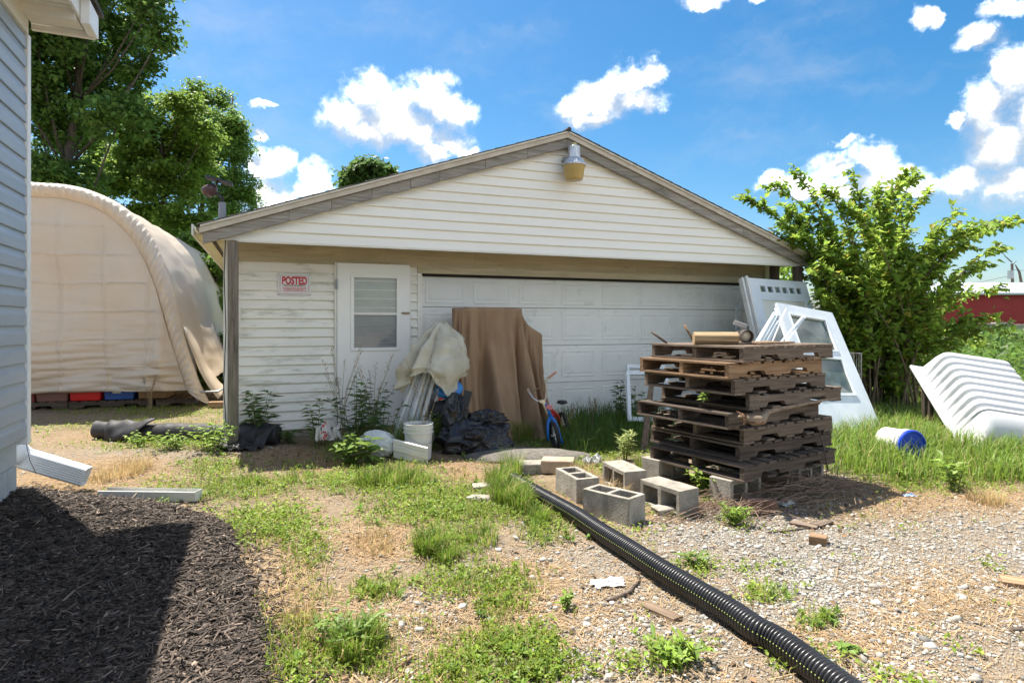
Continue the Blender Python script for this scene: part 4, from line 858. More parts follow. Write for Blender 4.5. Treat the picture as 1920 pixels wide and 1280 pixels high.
stick('dark slanted bar standing up left of the post offcut', [PC + bv * .85 + av * .12 + Vector((0, 0, PT)), PC + bv * .95 + av * .03 + Vector((0, 0, PT + .10))], .012, DARK_WOOD[0], 'bar')
stick('thin brown stake standing up behind the post offcut', [PC + bv * .92 + av * .55 + Vector((0, 0, PT)), PC + bv * .97 + av * .47 + Vector((0, 0, PT + .16))], .011, TAN_WOOD[0], 'stake')
zb4 = PZ0 + PP * 4
br = thing('branch', 'long peeling branch with a split bark end wedged in the pallet stack', 'branch', onface(-.02, zb4))
MB().tube([onface(s, zb4 + z, o_) for s, z, o_ in ((-.08, -.015, .05), (.04, -.045, .09), (.12, -.05, .10), (.22, .0, .08), (.40, .012, .07), (.70, .02, .06), (1.0, .035, .05), (1.22, .03, .05))], [.012, .042, .038, .020, .015, .013, .011, .005], 8).build('limb', wood('branch_wood', (.16, .11, .07), (.36, .28, .2), 0), br, world=True, smooth=True)
MB().grid([[onface(-.12 + .22 * k / 6, zb4 + .03 - .10 * (k / 6) * (1 - j / 3) - .03 * j, .06 + .035 * math.sin(k + j) + .02 * j) for k in range(7)] for j in range(4)]).build('bark', M('reddish_bark', (.09, .045, .025), (.2, .11, .06), scale=20, rough=.9, bump=.6), br, world=True, solid=.006)
tw = MB(); rb = random.Random(8)
for k in range(190):
    s = rb.uniform(-.15, 1.15); a = onface(s, .0, rb.uniform(-.12, .30)); a.z = gzf(a.x, a.y) + rb.uniform(0, .17) * math.exp(-((s - .6) / .5) ** 2) + .01
    an = CA + rb.gauss(0, .5) + (math.pi if rb.random() < .4 else 0); ln = rb.uniform(.2, .6); d_ = Vector((math.cos(an), math.sin(an), rb.gauss(0, .13))); e_ = a + d_ * ln
    e_.z = max(e_.z, gzf(e_.x, e_.y) + .008); mid = (a + e_) / 2 + Vector((0, 0, rb.uniform(-.01, .04))); tw.tube([a, mid, e_], [rb.uniform(.002, .005), .003, .0015], 4, cap=False)
for k in range(46):
    a = onG(rb.uniform(1230, 1400), rb.uniform(950, 985), .01); e_ = a + Vector((rb.uniform(.3, .75), rb.uniform(.15, .45), rb.uniform(0, .10))); tw.tube([a, (a + e_) / 2 + Vector((0, 0, .03)), e_], [.003, .003, .0015], 4, cap=False)
bp_ = tw.build('brush_pile', M('dry_twig', (.13, .08, .055), (.30, .21, .15), scale=14, rough=.9), None); tag(bp_, 'heap of thin dry twigs under the right side of the pallets', 'brush', kind='stuff')
MB_ = MB().tube([onface(.93, .50, .06), onface(.96, .36, .08), onface(.99, .16, .10)], .006, 5).build('hanging_twig', DARK_WOOD[2]); tag(MB_, 'thin twig hanging down the right side of the pallet stack', 'twig')
# pallets under the shelter and behind the shrub
def sh(x, y, z): return SO + Matrix.Rotation(SA, 3, 'Z') @ Vector((x, y, z))
for k, (x, lb) in enumerate(((-.36, 'pallet under the shelter below the brown and red bins'), (.87, 'pallet under the shelter below the blue bin'), (2.1, 'pallet under the shelter at its right foot'))):
    p = sh(x - .0, .75, gzf(*sh(x, .3, 0)[:2]) + .0); pallet(lb, p, SA, 'pallets under the shelter', (DARK_WOOD[0], DARK_WOOD[1]), seed=20 + k)
def bin_(label, x, mat, lbl=False):
    t = thing('storage_bin', label, 'bin', sh(x, .55, .128), SA, 'storage bins under the shelter')
    a, b_, h = .21, .26, .34; MB().hexa([(-a, -b_, 0), (a, -b_, 0), (a, b_, 0), (-a, b_, 0), (-a - .02, -b_ - .02, h), (a + .02, -b_ - .02, h), (a + .02, b_ + .02, h), (-a - .02, b_ + .02, h)]).build('tub', mat, t, bevel=.02)
    MB().b2(-a - .035, a + .035, -b_ - .035, b_ + .035, h, h + .03).build('lid', mat, t, bevel=.008)
    if lbl: MB().b2(-.09, .03, -b_ - .022, -b_ - .018, .11, .24).build('paper_label', plast_w, t)
pls = lambda n, c: M(n, c, tuple(min(1, x * 1.2) for x in c), rough=.4)
bin_('dusty brown storage bin left of the red one under the shelter', .03, pls('brown_bin', (.20, .10, .085))); bin_('bright red storage bin under the shelter', .49, pls('red_bin', (.62, .02, .02)))
bin_('blue storage bin with a paper label under the shelter', .97, pls('blue_bin', (.03, .09, .32)), True); bin_('tan storage bin right of the blue one under the shelter', 1.46, pls('tan_bin', (.23, .14, .07)))
bin_('half-hidden reddish bin at the house corner under the shelter', -.42, pls('maroon_bin', (.22, .05, .05)))
slab('wood_offcut', 'short tan timber offcut lying right of the shelter foot', 'wood block', onG(410, 764), (.30, .14, .10), R(14), TAN_WOOD[0], bev=.006)
for k in range(3):
    p = P(1712, 690, 10.6); pallet('tan pallet number of the lumber heap' if False else ('lowest', 'middle', 'topmost')[k] + ' tan pallet of the heap behind the shrub', (p.x + .05 * k, 10.6, .05 + .27 * k), R(6), 'tan pallets behind the shrub', (TAN_WOOD[0], TAN_WOOD[1]), seed=40 + k)
# ------------------------------------------------------------------ left foreground pieces
A_ = P(44, 858, 5.02); B_ = P(162, 893, 5.10); B_.z = max(B_.z, gzf(B_.x, B_.y) + .075)
ds = thing('downspout', 'white ribbed downspout end poking out from the house corner', 'downspout', (A_.x, A_.y, 0))
dr = (B_ - A_).normalized(); sd = dr.cross(Vector((0, 0, 1))).normalized(); upv = sd.cross(dr)
hw, hh2 = .05, .075; prof = []
nrib = 7
for k in range(nrib * 2 + 1): prof.append((-hw - (.004 if k % 2 else 0), -hh2 + .012 + (2 * hh2 - .024) * k / (nrib * 2)))
prof = [(-hw + .012, -hh2)] + prof + [(-hw + .012, hh2), (hw - .012, hh2), (hw, hh2 - .012), (hw, -hh2 + .012), (hw - .012, -hh2)]
# the ribbed side faces the camera
def sect(c, s=1.0, d=None): return [c + (-sd if sd.y > 0 else sd) * (-a) * s + upv * b_ * s for a, b_ in prof]
mid = A_ - dr * .05
MB().grid([sect(A_), sect(B_, 1.02), ], closed=True).build('spout', alum_m, ds, world=True, solid=.002)
MB().tube([A_ + dr * .03, A_ - dr * .03 + Vector((0, 0, .03)), A_ + Vector((-.075, .02, .10)), A_ + Vector((-.085, .03, .9))], [.078, .08, .07, .06], 12).build('elbow', alum_m, ds, world=True, smooth=True)
MB().tube([A_ + Vector((.10, -.10, .14)), A_ + Vector((.13, -.10, .0)), A_ + Vector((.17, -.09, -.10))], .003, 4).build('dangling_wire', rubber_m, ds, world=True)
a, b_ = onG(192, 934), onG(372, 938); gd = (b_ - a); gt = thing('gutter_piece', 'short white gutter offcut lying at the edge of the mulch', 'gutter', a, math.atan2(gd.y, gd.x))
gl_ = gd.length; pr = [(-.045, .075), (-.05, .07), (-.048, .0), (.04, .0), (.055, .05), (.055, .07), (.045, .075)]
MB().grid([[(x, y, z) for y, z in pr] for x in (0, gl_ * .5, gl_)]).build('channel', plast_w, gt, solid=.004)
MB().add([(gl_ * 1.0, y, z) for y, z in pr], [tuple(range(len(pr)))]).build('end_cap', plast_w, gt, solid=.004)
# black roll of landscape fabric
lf = M('black_fabric', (.016, .015, .016), (.034, .032, .034), scale=6, rough=.6, bump=.35, bscale=7, spec=.35)
ra, rb2 = onG(170, 824), onG(522, 833); ra.y += .1; rl = thing('fabric_roll', 'long black roll of landscape fabric lying behind the porch post', 'roll', (ra.x, ra.y, 0))
rows_ = []
for k in range(61):
    f = k / 60; c = ra.lerp(rb2, f); row = []
    for j in range(24):
        w = 2 * math.pi * j / 24; r_ = .108 + .012 * nn(f * 9, math.cos(w) * 1.2, math.sin(w)) + .008 * nn(f * 30, w)
        row.append((c.x, c.y + r_ * math.cos(w), gzf(c.x, c.y) + max(.0, .098 + r_ * .96 * math.sin(w))))
    rows_.append(row)
MB().grid(rows_, closed=True).add(rows_[0], [tuple(range(24))]).add(rows_[-1], [tuple(range(24))]).build('roll', lf, rl, world=True, smooth=True)
rows_ = []
for k in range(15):      # loose flap folded over the left end
    f = k / 14; row = []
    for j in range(20):
        q = j / 19; ang = R(100 + 170 * q); c = ra.lerp(rb2, .10 + .26 * f * (1 - q * .55) + .0); rr_ = .125 + .05 * q * q + .02 * nn(f * 4, q * 3, 4) + .018 * math.sin(q * 9 + f * 5) * q
        row.append((c.x, c.y + rr_ * math.cos(ang) * (1 + .5 * q), max(gzf(c.x, c.y) + .008, .105 + rr_ * math.sin(ang) + (.05 * math.exp(-((f - .9) / .15) ** 2) * (1 - q)))))
    rows_.append(row)
MB().grid(rows_).build('flap', lf, rl, world=True, smooth=True, solid=.003)
def blob(center, rad, sub=4, amp=.12, freq=3, seed=0, floor=None, ridge=True, oct=3):
    bm = bmesh.new(); bmesh.ops.create_icosphere(bm, subdivisions=sub, radius=1); vs = []
    for v in bm.verts:
        p = v.co.copy(); h = 0; w = 1
        for k in range(oct):
            q = mnoise.noise(p * freq * 2 ** k + Vector((seed, seed * 2, 0))); h += w * (((1 - min(1, 2.2 * abs(q))) ** 1.6 * 1.2 - .3) if ridge else q); w *= .36
        p = Vector((p.x * rad[0], p.y * rad[1], p.z * rad[2])) * (1 + amp * h) + Vector(center)
        if floor is not None and p.z < floor: p.z = floor + .002 * (p.z - floor)
        vs.append(p)
    fs = [tuple(v.index for v in f.verts) for f in bm.faces]; bm.free(); return MB().add(vs, fs)
q = onG(484, 850); q.y += .12
hpm = MB(); rows_ = []
for i in range(29):
    fx = i / 28; row = []
    for j in range(25):
        fj = j / 24; c = ra.lerp(rb2, .80 + .21 * fx - .05 * fj); y = c.y + .10 - .62 * fj ** 1.1 * (1 - .25 * abs(fx - .4)); prof_ = .215 * (1 - min(1, max(0, (fj - .16) / .5)) ** 1.2) if fj < .66 else .0
        fold_ = .05 * math.sin(fx * 13 + fj * 4 + 2 * nn(fx * 3, fj * 2)) + .06 * nn(fx * 5, fj * 4, 3); x = c.x + .05 * nn(fj * 3, fx * 2) * fj + .03 * math.sin(fj * 9)
        row.append((x, y + .03 * nn(fx * 4, fj * 4, 8), gzf(x, y) + max(.006 + .10 * abs(nn(fx * 4, fj * 6, 5)) * (fj > .5), prof_ + fold_ * min(1, fj * 2))))
    rows_.append(row)
hp = hpm.grid(rows_).build('fabric_heap', lf, None, smooth=True, solid=.004); tag(hp, 'crumpled black landscape fabric piled right of the porch post', 'fabric')

# ------------------------------------------------------------------ in front of the garage
def loft(rings, n, closed=True):
    """rings: control points; each ring is resampled to n points (periodic Catmull-Rom)"""
    out = []
    for c in rings:
        m_ = len(c); row = []
        for k in range(n):
            f = k / n * m_; i = int(f) % m_; q = f - int(f); p0, p1, p2, p3 = (Vector(c[(i + d) % m_]) for d in (-1, 0, 1, 2)); s = q * q * (3 - 2 * q) * .4 + q * .6
            row.append(.5 * ((2 * p1) + (-p0 + p2) * s + (2 * p0 - 5 * p1 + 4 * p2 - p3) * s * s + (-p0 + 3 * p1 - 3 * p2 + p3) * s ** 3))
        out.append(row)
    return out
tarp_m = M('brown_canvas', (.27, .17, .10), (.35, .23, .14), scale=2.2, rough=.85, bump=.25, bscale=60, stretch=(2.6, 2.6, .5), spec=.15, spots=((.24, .14, .08), 2.2, .6, .2))
def GW(s, o, z): p = P0 + Matrix.Rotation(TH, 3, 'Z') @ Vector((s, -o, 0)); p.z = z; return p
def gs(u, v, o): g = GA(u, v, o); return g.x, g.z
tO = .62
s0, zt1 = gs(853, 577, tO); s1, _ = gs(974, 580, tO); s2, zt2 = gs(1022, 627, tO); b0, _ = gs(826, 800, tO); b1, _ = gs(1030, 800, tO)
ct = []
for q in range(34):
    f = q / 33; e_ = f ** 2.6
    z = lambda zt_: zt_ + (.0 - zt_) * f
    f0, f1, fb = tO + .02 + .42 * e_, tO + .45 * e_, tO - .50
    ct.append([(s0 + (b0 - s0) * e_, f0 - .1, z(zt1)), (s0 + (b0 + .16 - s0) * e_ + .06 * (1 - f), f0, z(zt1)), (s0 + .30 + (b0 + .42 - s0 - .30) * e_, f0 + .03, z(zt1 + .01)), (s1 - .03 + (b0 + .92 - s1) * e_, f0 + .02, z(zt1)),
               (s1 + .015 + (s1 + .1 - s1) * e_, f0 - .02, z(zt1 - .03 - .12 * min(1, f * 3) * 0)), (s1 + .12 + (b1 - .25 - s1 - .12) * e_, f1 - .02, z(zt1 - .20)), (s2 - .02 + (b1 - .05 - s2) * e_, f1 - .06, z(zt2)), (s2 + (b1 - s2) * e_, fb + .2, z(zt2)), (s1 + .05, fb, z(zt1 - .05)), (s0 + .2, fb, z(zt1))])
NT = 220; lr = loft(ct, NT); rows_ = []
FOLD = [(.168, .028, -.02, -.075), (.222, .022, .012, -.085), (.262, .018, .02, -.05), (.345, .022, .004, -.08), (.47, .02, .0, -.07), (.54, .02, .006, -.05), (.125, .02, -.008, -.05), (.195, .045, .010, .03), (.235, .035, -.012, .045), (.15, .03, .0, .035), (.29, .035, .010, .05), (.335, .03, .0, -.035), (.40, .018, .0, .05), (.425, .018, .0, -.05), (.455, .02, .004, .045), (.51, .03, .01, .03), (.57, .03, 0, .025), (.08, .04, 0, .04), (.03, .03, 0, -.03)]
for q, row in enumerate(lr):
    f = q / 33; nr_ = []
    for k, p in enumerate(row):
        pa, pb = row[k - 1], row[(k + 1) % NT]; t2 = (pb - pa); nrm = Vector((t2.y, -t2.x, 0)); nrm = nrm.normalized() if nrm.length > 1e-6 else Vector((0, 1, 0))
        x = k / NT; h = 0
        for c_, w, sh_, am in FOLD: h += am * math.exp(-((x - c_ - sh_ * f * 2) / (w * (.22 + .45 * f))) ** 2) * (min(1, f * 2.2) if am > 0 else f) * 2.6
        h += .012 * nn(x * 40, f * 3) * f + .010 * nn(x * 70, f * 9, 7) + .014 * nn(x * 14, f * 4, 3) * min(1, f * 4); nr_.append(p - nrm * (-h))
    rows_.append(nr_)
cen = sum(rows_[0], Vector()) / NT
mt_ = MB(); top_in = [[p.lerp(cen, a) + Vector((0, 0, .004 * nn(p.x * 5, p.y * 5))) for p in rows_[0]] for a in (.92, .6, .3)]
cvt = thing('covered_machine', 'tall machine hidden under a stained brown canvas cover', 'tarp', GW((s0 + s1) / 2, tO, 0), 0)
allr = top_in[::-1] if False else [top_in[2], top_in[1], top_in[0]] + rows_
allr = [top_in[2], top_in[1]] + [[p.lerp(cen, .05) + Vector((0, 0, .004)) for p in rows_[0]]] + rows_
MB().grid([[GW(p.x, p.y, max(p.z, gzf(*GW(p.x, p.y, 0)[:2]) + .005)) for p in r_] for r_ in allr], closed=True).add([GW(p.x, p.y, p.z) for p in top_in[2]], [tuple(range(NT))]).build('canvas_cover', tarp_m, cvt, world=True, smooth=True)
# folded canopy: white legs and cream cloth
canv = M('cream_cloth', (.55, .49, .36), (.72, .67, .54), scale=3.5, rough=.7, bump=.3, bscale=16, transl=.2, spots=((.40, .30, .16), 3.2, .58, .12))
fc = thing('folded_canopy', 'collapsed canopy leaning on the garage, cream cloth bunched over white poles', 'canopy', P(790, 780, 7.1) * 1, 0)
tops = P(826, 622, 7.25); pols = MB(); wp = M('white_pole', (.70, .72, .74), (.78, .80, .82), rough=.55, scale=6)
for i, (ub, vb, ut, vt, dy) in enumerate(((743,815,783,690,0),(752,818,792,680,.07),(765,816,803,680,-.03),(776,818,812,676,.06),(787,817,822,676,-.02),(800,818,838,690,.05),(812,808,846,690,.08),(760,812,795,700,.12))):
    a = P(ub, vb, 6.85 + dy); e_ = P(ut, vt, 7.0 + dy); a = a - (e_ - a) * .25; a.z = max(a.z, .02)
    ex = e_ + (e_ - a) * .3; 
    d_ = (ex - a).normalized(); MB().tube([a, ex], .021, 4).build('pole', wp, fc, world=True)
rows_ = []; NC = 120
axp = [P(828, 604, 7.15), P(822, 630, 7.12), P(816, 655, 7.05), P(806, 690, 6.98), P(800, 715, 6.95)]
rad_ = [(.06, .05), (.20, .15), (.28, .2), (.33, .22), (.34, .22)]
for q in range(30):
    f = q / 29 * 4; i = min(3, int(f)); w = f - i; c = axp[i].lerp(axp[i + 1], w); rx, ry = (rad_[i][j] * (1 - w) + rad_[i + 1][j] * w for j in (0, 1)); row = []
    for k in range(NC):
        a = 2 * math.pi * k / NC; g = abs(((a * 3.5 / math.pi + .35 * math.sin(a * 3)) % 1) - .5) * 2; fold = (g - .5) * .62 * min(1, .25 + f / 1.5) + .22 * nn(a * 1.3, f * 1.2, 2) + .13 * nn(a * 4, f * 2.5, 6)
        hemz = (.09 * nn(a * 1.1, 9) + .10 * nn(a * 3.2, 4) + .10 * math.sin(a * 3 + .6)) * max(0, f - 2.6) / 1.4
        row.append((c.x + rx * (1 + fold) * math.cos(a), c.y + ry * (1 + fold) * math.sin(a), c.z + hemz + .03 * nn(a * 2, f * 2)))
    rows_.append(row)
MB().grid(rows_, closed=True).build('cloth', canv, fc, world=True, smooth=True, solid=.004)
# buckets
def bucket(name, label, loc, rot, body_m, lid=None, r=.145, h=.36, fill=None):
    t = thing(name, label, 'bucket', loc, 0, None, rot=rot)
    MB().lathe([(0, 0), (r * .86, 0), (r * .88, .01), (r * .97, h * .74), (r * 1.06, h * .745), (r * 1.06, h * .775), (r * .98, h * .78), (r * .99, h * .86), (r * 1.06, h * .865), (r * 1.06, h * .89), (r, h * .895), (r * 1.01, h * .98), (r * 1.05, h * .985), (r * 1.05, h), (r * .98, h), (r * .95, h * .9), (r * .84, .02), (0, .02)], seg=36).build('body', body_m, t, smooth=True, autos=35)
    if lid: MB().lathe([(0, h + .004), (r * .88, h + .004), (r * .90, h + .012), (r * 1.0, h + .014), (r * 1.07, h + .006), (r * 1.07, h - .02), (r * 1.05, h - .021)], seg=36).build('lid', lid, t, smooth=True, autos=35)
    hd = [(r * 1.08 * math.cos(R(a)), r * 1.08 * math.sin(R(a)), h * .8 - .12 * math.sin(R(a - 180)) if a > 180 else h * .8) for a in range(180, 361, 12)]
    MB().tube(hd, .003, 5).build('handle', metal_m, t)
    if fill: MB().lathe([(0, h * .93), (r * .5, h * .92), (r * .955, h * .9)], seg=20).build('soil', fill, t)
    return t
soil_m = M('soil', (.06, .045, .03), (.12, .09, .06), scale=20, rough=.95, bump=.6)
p = onG(780, 866); p.y += .16; bucket('bucket', 'white plastic bucket overgrown with grass in front of the folded canopy', p, (0, 0, R(40)), plast_w, fill=soil_m)
p = onG(1712, 862); 
blu = M('blue_lid', (.006, .045, .42), (.01, .06, .52), scale=4, rough=.4)
bk = bucket('bucket', 'white bucket with bright blue lid lying on its side in the grass', p + Vector((-.06, .36, .145)), (R(90), 0, R(9)), plast_w, lid=blu)
# siding offcut leaning on the bucket
a, b_ = P(738, 822, 6.15), P(802, 838, 6.0); dn = Vector((0, 0, -.20)); t = thing('siding_offcut', 'white siding offcut leaning against the front of the grass-filled bucket', 'siding', (b_.x, b_.y, 0))
prf = [(0, 0), (.012, -.01), (.012, -.05), (0, -.055), (.012, -.07), (.012, -.115), (0, -.12), (.0, -.185), (-.02, -.187)]
MB().grid([[c + Vector((0, -x_, z_)) for x_, z_ in prf] for c in (a, a.lerp(b_, .5), b_)]).build('panel', trim_m, t, world=True, solid=.003)
# trash bag and odds and ends between canopy and cover
bag_m = M('black_bag_film', (.012, .012, .014), (.022, .021, .024), scale=4, rough=.27, bump=.5, bscale=14, spec=.5)
q = onG(885, 858); q.y += .30; q.x -= .0
tb_ = thing('trash_bag', 'crumpled black plastic trash bag slumped against the brown cover', 'bag', (q.x, q.y, gzf(q.x, q.y)))
fl_ = gzf(q.x, q.y) + .003
bg = blob((q.x + .03, q.y, fl_ + .10), (.37, .25, .21), 6, .24, 1.35, 3, fl_, oct=4); b2 = blob((q.x - .20, q.y + .05, fl_ + .30), (.13, .12, .26), 5, .26, 1.7, 8, fl_, oct=4)
bg.build('bag_body', bag_m, tb_, world=True, smooth=True); b2.build('bag_neck', bag_m, tb_, world=True, smooth=True)
b3 = blob((q.x + .14, q.y + .02, fl_ + .33), (.17, .05, .09), 5, .35, 2.0, 12, None, oct=4); b3.build('bag_fold', bag_m, tb_, world=True, smooth=True)
a = P(868, 752, 6.65); slab('dark_board', 'short black board standing behind the trash bag against the brown cover', 'board', a + Vector((-.02, .0, -.20)), (.085, .02, .32), 0, black_m, rot=(R(-8), R(14)), bev=.002)
hb = thing('ride_on_toy', 'dark toy with a blue rim and red strip tucked behind the canopy poles', 'toy', P(838, 775, 7.0))
MB().lathe([(.0, .0), (.14, 0), (.19, .06), (.20, .30), (.17, .40), (0, .42)], P(835, 800, 7.05) + Vector((0, 0, -.1)), 20).build('body', black_m, hb, world=True, smooth=True)
MB().lathe([(.10, .0), (.15, .02), (.165, .05), (.14, .09), (0, .12)], P(842, 735, 7.05), 20, Matrix.Rotation(R(30), 3, 'X')).build('rim', M('toy_blue', (.03, .2, .55), (.05, .26, .62), rough=.4), hb, world=True, smooth=True)
MB().box(P(826, 748, 6.82), (.05, .01, .018), Matrix.Rotation(R(-12), 3, 'Y')).build('red_strip', M('toy_red', (.7, .02, .02), (.75, .04, .03), rough=.4), hb, world=True)
# kids bike, seen from the front
bx = thing('kids_bicycle', 'small blue and red kids bicycle with high chrome handlebar leaning on the brown cover', 'bicycle', onG(1040, 836))
def B(u, v, d): return P(u, v, d)
blue_m = M('bike_blue', (.01, .14, .50), (.02, .18, .58), rough=.35, spots=((.5, .5, .5), 9, .66, .05)); rd = M('bike_red', (.48, .03, .03), (.56, .05, .05), rough=.4); grip_m = M('pink_grip', (.55, .30, .22), (.62, .38, .3), rough=.6)
D = 6.9
hbm = MB().tube([B(991, 733, D + .05), B(999, 745, D + .02), B(1006, 751, D), B(1016, 752, D)], .010, 8).tube([B(1016, 752, D), B(1023, 748, D), B(1025, 735, D), B(1023, 718, D), B(1025, 711, D), B(1030, 707, D - .02)], .010, 8)
hbm.build('handlebar', chrome_m, bx, world=True, smooth=True)
MB().tube([B(996, 735, D + .04), B(1022, 721, D)], .007, 8).build('crossbar', M('bar_bronze', (.25, .17, .1), (.35, .25, .16), rough=.4, metal=.5), bx, world=True)
MB().tube([B(1028, 708, D - .02), B(1043, 697, D - .10)], .014, 8).build('grip', grip_m, bx, world=True); MB().tube([B(992, 735, D + .05), B(990, 730, D + .14)], .014, 8).build('grip', grip_m, bx, world=True)
MB().tube([B(1016, 750, D), B(1022, 762, D), B(1027, 775, D)], [.022, .022, .018], 10).box(B(1017, 752, D - .01), (.06, .05, .03)).build('stem', chrome_m, bx, world=True)
MB().tube([B(1022, 757, D), B(1032, 780, D)], .022, 10).tube([B(1032, 780, D), B(1040, 790, D - .03), B(1047, 806, D - .06), B(1050, 818, D - .08), B(1055, 832, D - .1)], [.022, .02, .016, .014, .014], 8).build('fork', blue_m, bx, world=True, smooth=True)
MB().tube([B(1032, 780, D), B(1028, 792, D - .03), B(1027, 808, D - .08), B(1028, 826, D - .1)], [.02, .018, .014, .014], 8).build('fork_leg', blue_m, bx, world=True, smooth=True)
MB().box(B(1030, 763, D - .045), (.07, .02, .05), Matrix.Rotation(R(15), 3, 'Y')).build('number_plate', M('plate_pink', (.6, .2, .2), (.65, .25, .25), rough=.4), bx, world=True, bevel=.006)
MB().tube([B(1034, 768, D + .05), B(1046, 780, D + .35), B(1052, 800, D + .7)], .02, 8).tube([B(1036, 776, D + .05), B(1044, 805, D + .45)], .02, 8).build('frame', rd, bx, world=True)
wc = B(1040, 822, D - .1); wr = .16; tor = []
wax = Vector((.96, .22, .15)).normalized(); wu = Vector((0, 0, 1)); wu = (wu - wax * wu.dot(wax)).normalized(); wf = wax.cross(wu); wc.z = wr + gzf(wc.x, wc.y)
def wheel(c, par):
    rows_ = []
    for k in range(28):
        a = 2 * math.pi * k / 28; rv = wu * math.cos(a) + wf * math.sin(a); rows_.append([c + rv * (wr - .022 + .022 * math.cos(2 * math.pi * j / 8)) + wax * .024 * math.sin(2 * math.pi * j / 8) for j in range(8)])
    rows_.append(rows_[0]); MB().grid(rows_, closed=True).build('wheel', rubber_m, par, world=True, smooth=True)
    m_ = MB()
    for k in range(14): a = 2 * math.pi * k / 14; m_.tube([c, c + (wu * math.cos(a) + wf * math.sin(a)) * (wr - .03)], .003, 4)
    m_.tube([c - wax * .04, c + wax * .04], .02, 8).build('spokes', chrome_m, par, world=True)
wheel(wc, bx); wheel(wc + Vector((.16, .72, 0)), bx)
MB().lathe([(0, .03), (.05, .03), (.07, .0), (0, -.02)], wc + Vector((.13, .60, .28)), 14).build('seat', black_m, bx, world=True, smooth=True)
# window frames leaning on the overhead door
def panel4(TL, TR, BL, BR):
    nrm = (TR - TL).cross(BL - TL).normalized(); nrm = -nrm if nrm.y > 0 else nrm
    def f(a, b_, t=0): return TL.lerp(TR, a).lerp(BL.lerp(BR, a), b_) + nrm * t
    return f
def pbar(m_, f, a0, a1, b0, b1, t0, t1, mi=0): return m_.hexa([f(a0, b1, t0), f(a1, b1, t0), f(a1, b1, t1), f(a0, b1, t1), f(a0, b0, t0), f(a1, b0, t0), f(a1, b0, t1), f(a0, b0, t1)], mi)
def frame4(name, label, cat, f, w, wv_, t, mat, group=None, extra=None):
    o = thing(name, label, cat, (f(.5, 1).x, f(.5, 1).y, max(0, f(.5, 1).z))); m_ = MB()
    pbar(m_, f, 0, w, 0, 1, 0, t); m_.build('stile', mat, o, world=True); m_ = MB(); pbar(m_, f, 1 - w, 1, 0, 1, 0, t).build('stile', mat, o, world=True)
    m_ = MB(); pbar(m_, f, w, 1 - w, 0, wv_, 0, t); m_.build('rail', mat, o, world=True); m_ = MB(); pbar(m_, f, w, 1 - w, 1 - wv_, 1, 0, t); m_.build('rail', mat, o, world=True)
    return o
f = panel4(P(1172, 697, 8.3), P(1250, 694, 8.7), P(1176, 790, 7.9), P(1254, 792, 8.3)); frame4('window_frame', 'front white aluminium window frame leaning on the overhead door', 'window frame', f, .07, .08, .03, alum_m, 'window frames leaning on the overhead door')
f = panel4(P(1173, 684, 8.55), P(1245, 686, 8.85), P(1178, 786, 8.2), P(1250, 786, 8.5)); frame4('window_frame', 'rear white window frame, slightly taller, leaning on the overhead door', 'window frame', f, .06, .07, .03, alum_m, 'window frames leaning on the overhead door')
a = P(1222, 722, 7.0); b_ = P(1207, 806, 6.7); b_.z = gzf(b_.x, b_.y)
t = thing('old_board', 'narrow weathered board leaning behind the left side of the pallets', 'board', b_); MB().hexa([b_ + Vector((-.035, 0, 0)), b_ + Vector((.035, 0, 0)), b_ + Vector((.035, .02, 0)), b_ + Vector((-.035, .02, 0)), a + Vector((-.03, 0, 0)), a + Vector((.03, 0, .02)), a + Vector((.03, .02, .02)), a + Vector((-.03, .02, 0))]).build('plank', GREY_WOOD[2], t, world=True)

# ------------------------------------------------------------------ old doors and sashes leaning right of the pallets
white_d = M('old_white_door', (.60, .66, .70), (.70, .74, .77), scale=3, rough=.45, rnd=.04, spots=((.45, .42, .36), 5, .66, .1)); crm = M('cream_door_panel', (.66, .64, .56), (.74, .72, .65), scale=3, rough=.5)
doorglass = M('door_glass', (.05, .075, .07), (.12, .15, .12), scale=3, rough=.05, spec=.8, spots=((.12, .2, .2), 2.0, .56, .2))
TL, TR = P(1398, 523, 9.1), P(1507, 531, 9.45); BR = P(1580, 812, 8.45); BR.z = .02; BL = TL + (BR - TR); BL.z = .02
f = panel4(TL, TR, BL, BR); o = thing('old_door', 'rear white door with a row of six small lights, leaning by the garage corner', 'door', f(.5, 1))
m_ = MB(); pbar(m_, f, .0, .16, 0, 1, 0, .04); pbar(m_, f, .90, 1, 0, 1, 0, .04); pbar(m_, f, .16, .90, 0, .055, 0, .04); pbar(m_, f, .16, .90, .10, .16, 0, .04)
for k in range(7): a = .16 + .74 * k / 6; pbar(m_, f, a - .02 if k else .16, a + .02 if k < 6 else .90, .055, .10, 0, .04)
pbar(m_, f, .16, .90, .97, 1, 0, .04); m_.build('leaf', white_d, o, world=True)
for k in range(6): a = .18 + .74 * k / 6; m_ = MB(); pbar(m_, f, a, a + .09, .055, .10, .004, .010).build('light_pane', doorglass, o, world=True)
m_ = MB(); pbar(m_, f, .16, .90, .16, .97, .006, .02).build('panel', crm, o, world=True)
m_ = MB(); pbar(m_, f, .45, .80, .36, .62, .022, .028).build('window_pane', doorglass, o, world=True)
m_ = MB(); pbar(m_, f, -.03, 0.0, -.01, 1, -.03, .06); pbar(m_, f, -.075, -.045, -.006, 1, -.06, .02); m_.build('jamb', trim_m, o, world=True)
TL, TR = P(1452, 570, 8.15), P(1556, 589, 8.45); BR = P(1652, 812, 7.55); BR.z = .01; BL = TL + (BR - TR); BL.z = .01
f = panel4(TL, TR, BL, BR); o = thing('old_door', 'front white door with two glass panes, leaning right of the pallets', 'door', f(.5, 1))
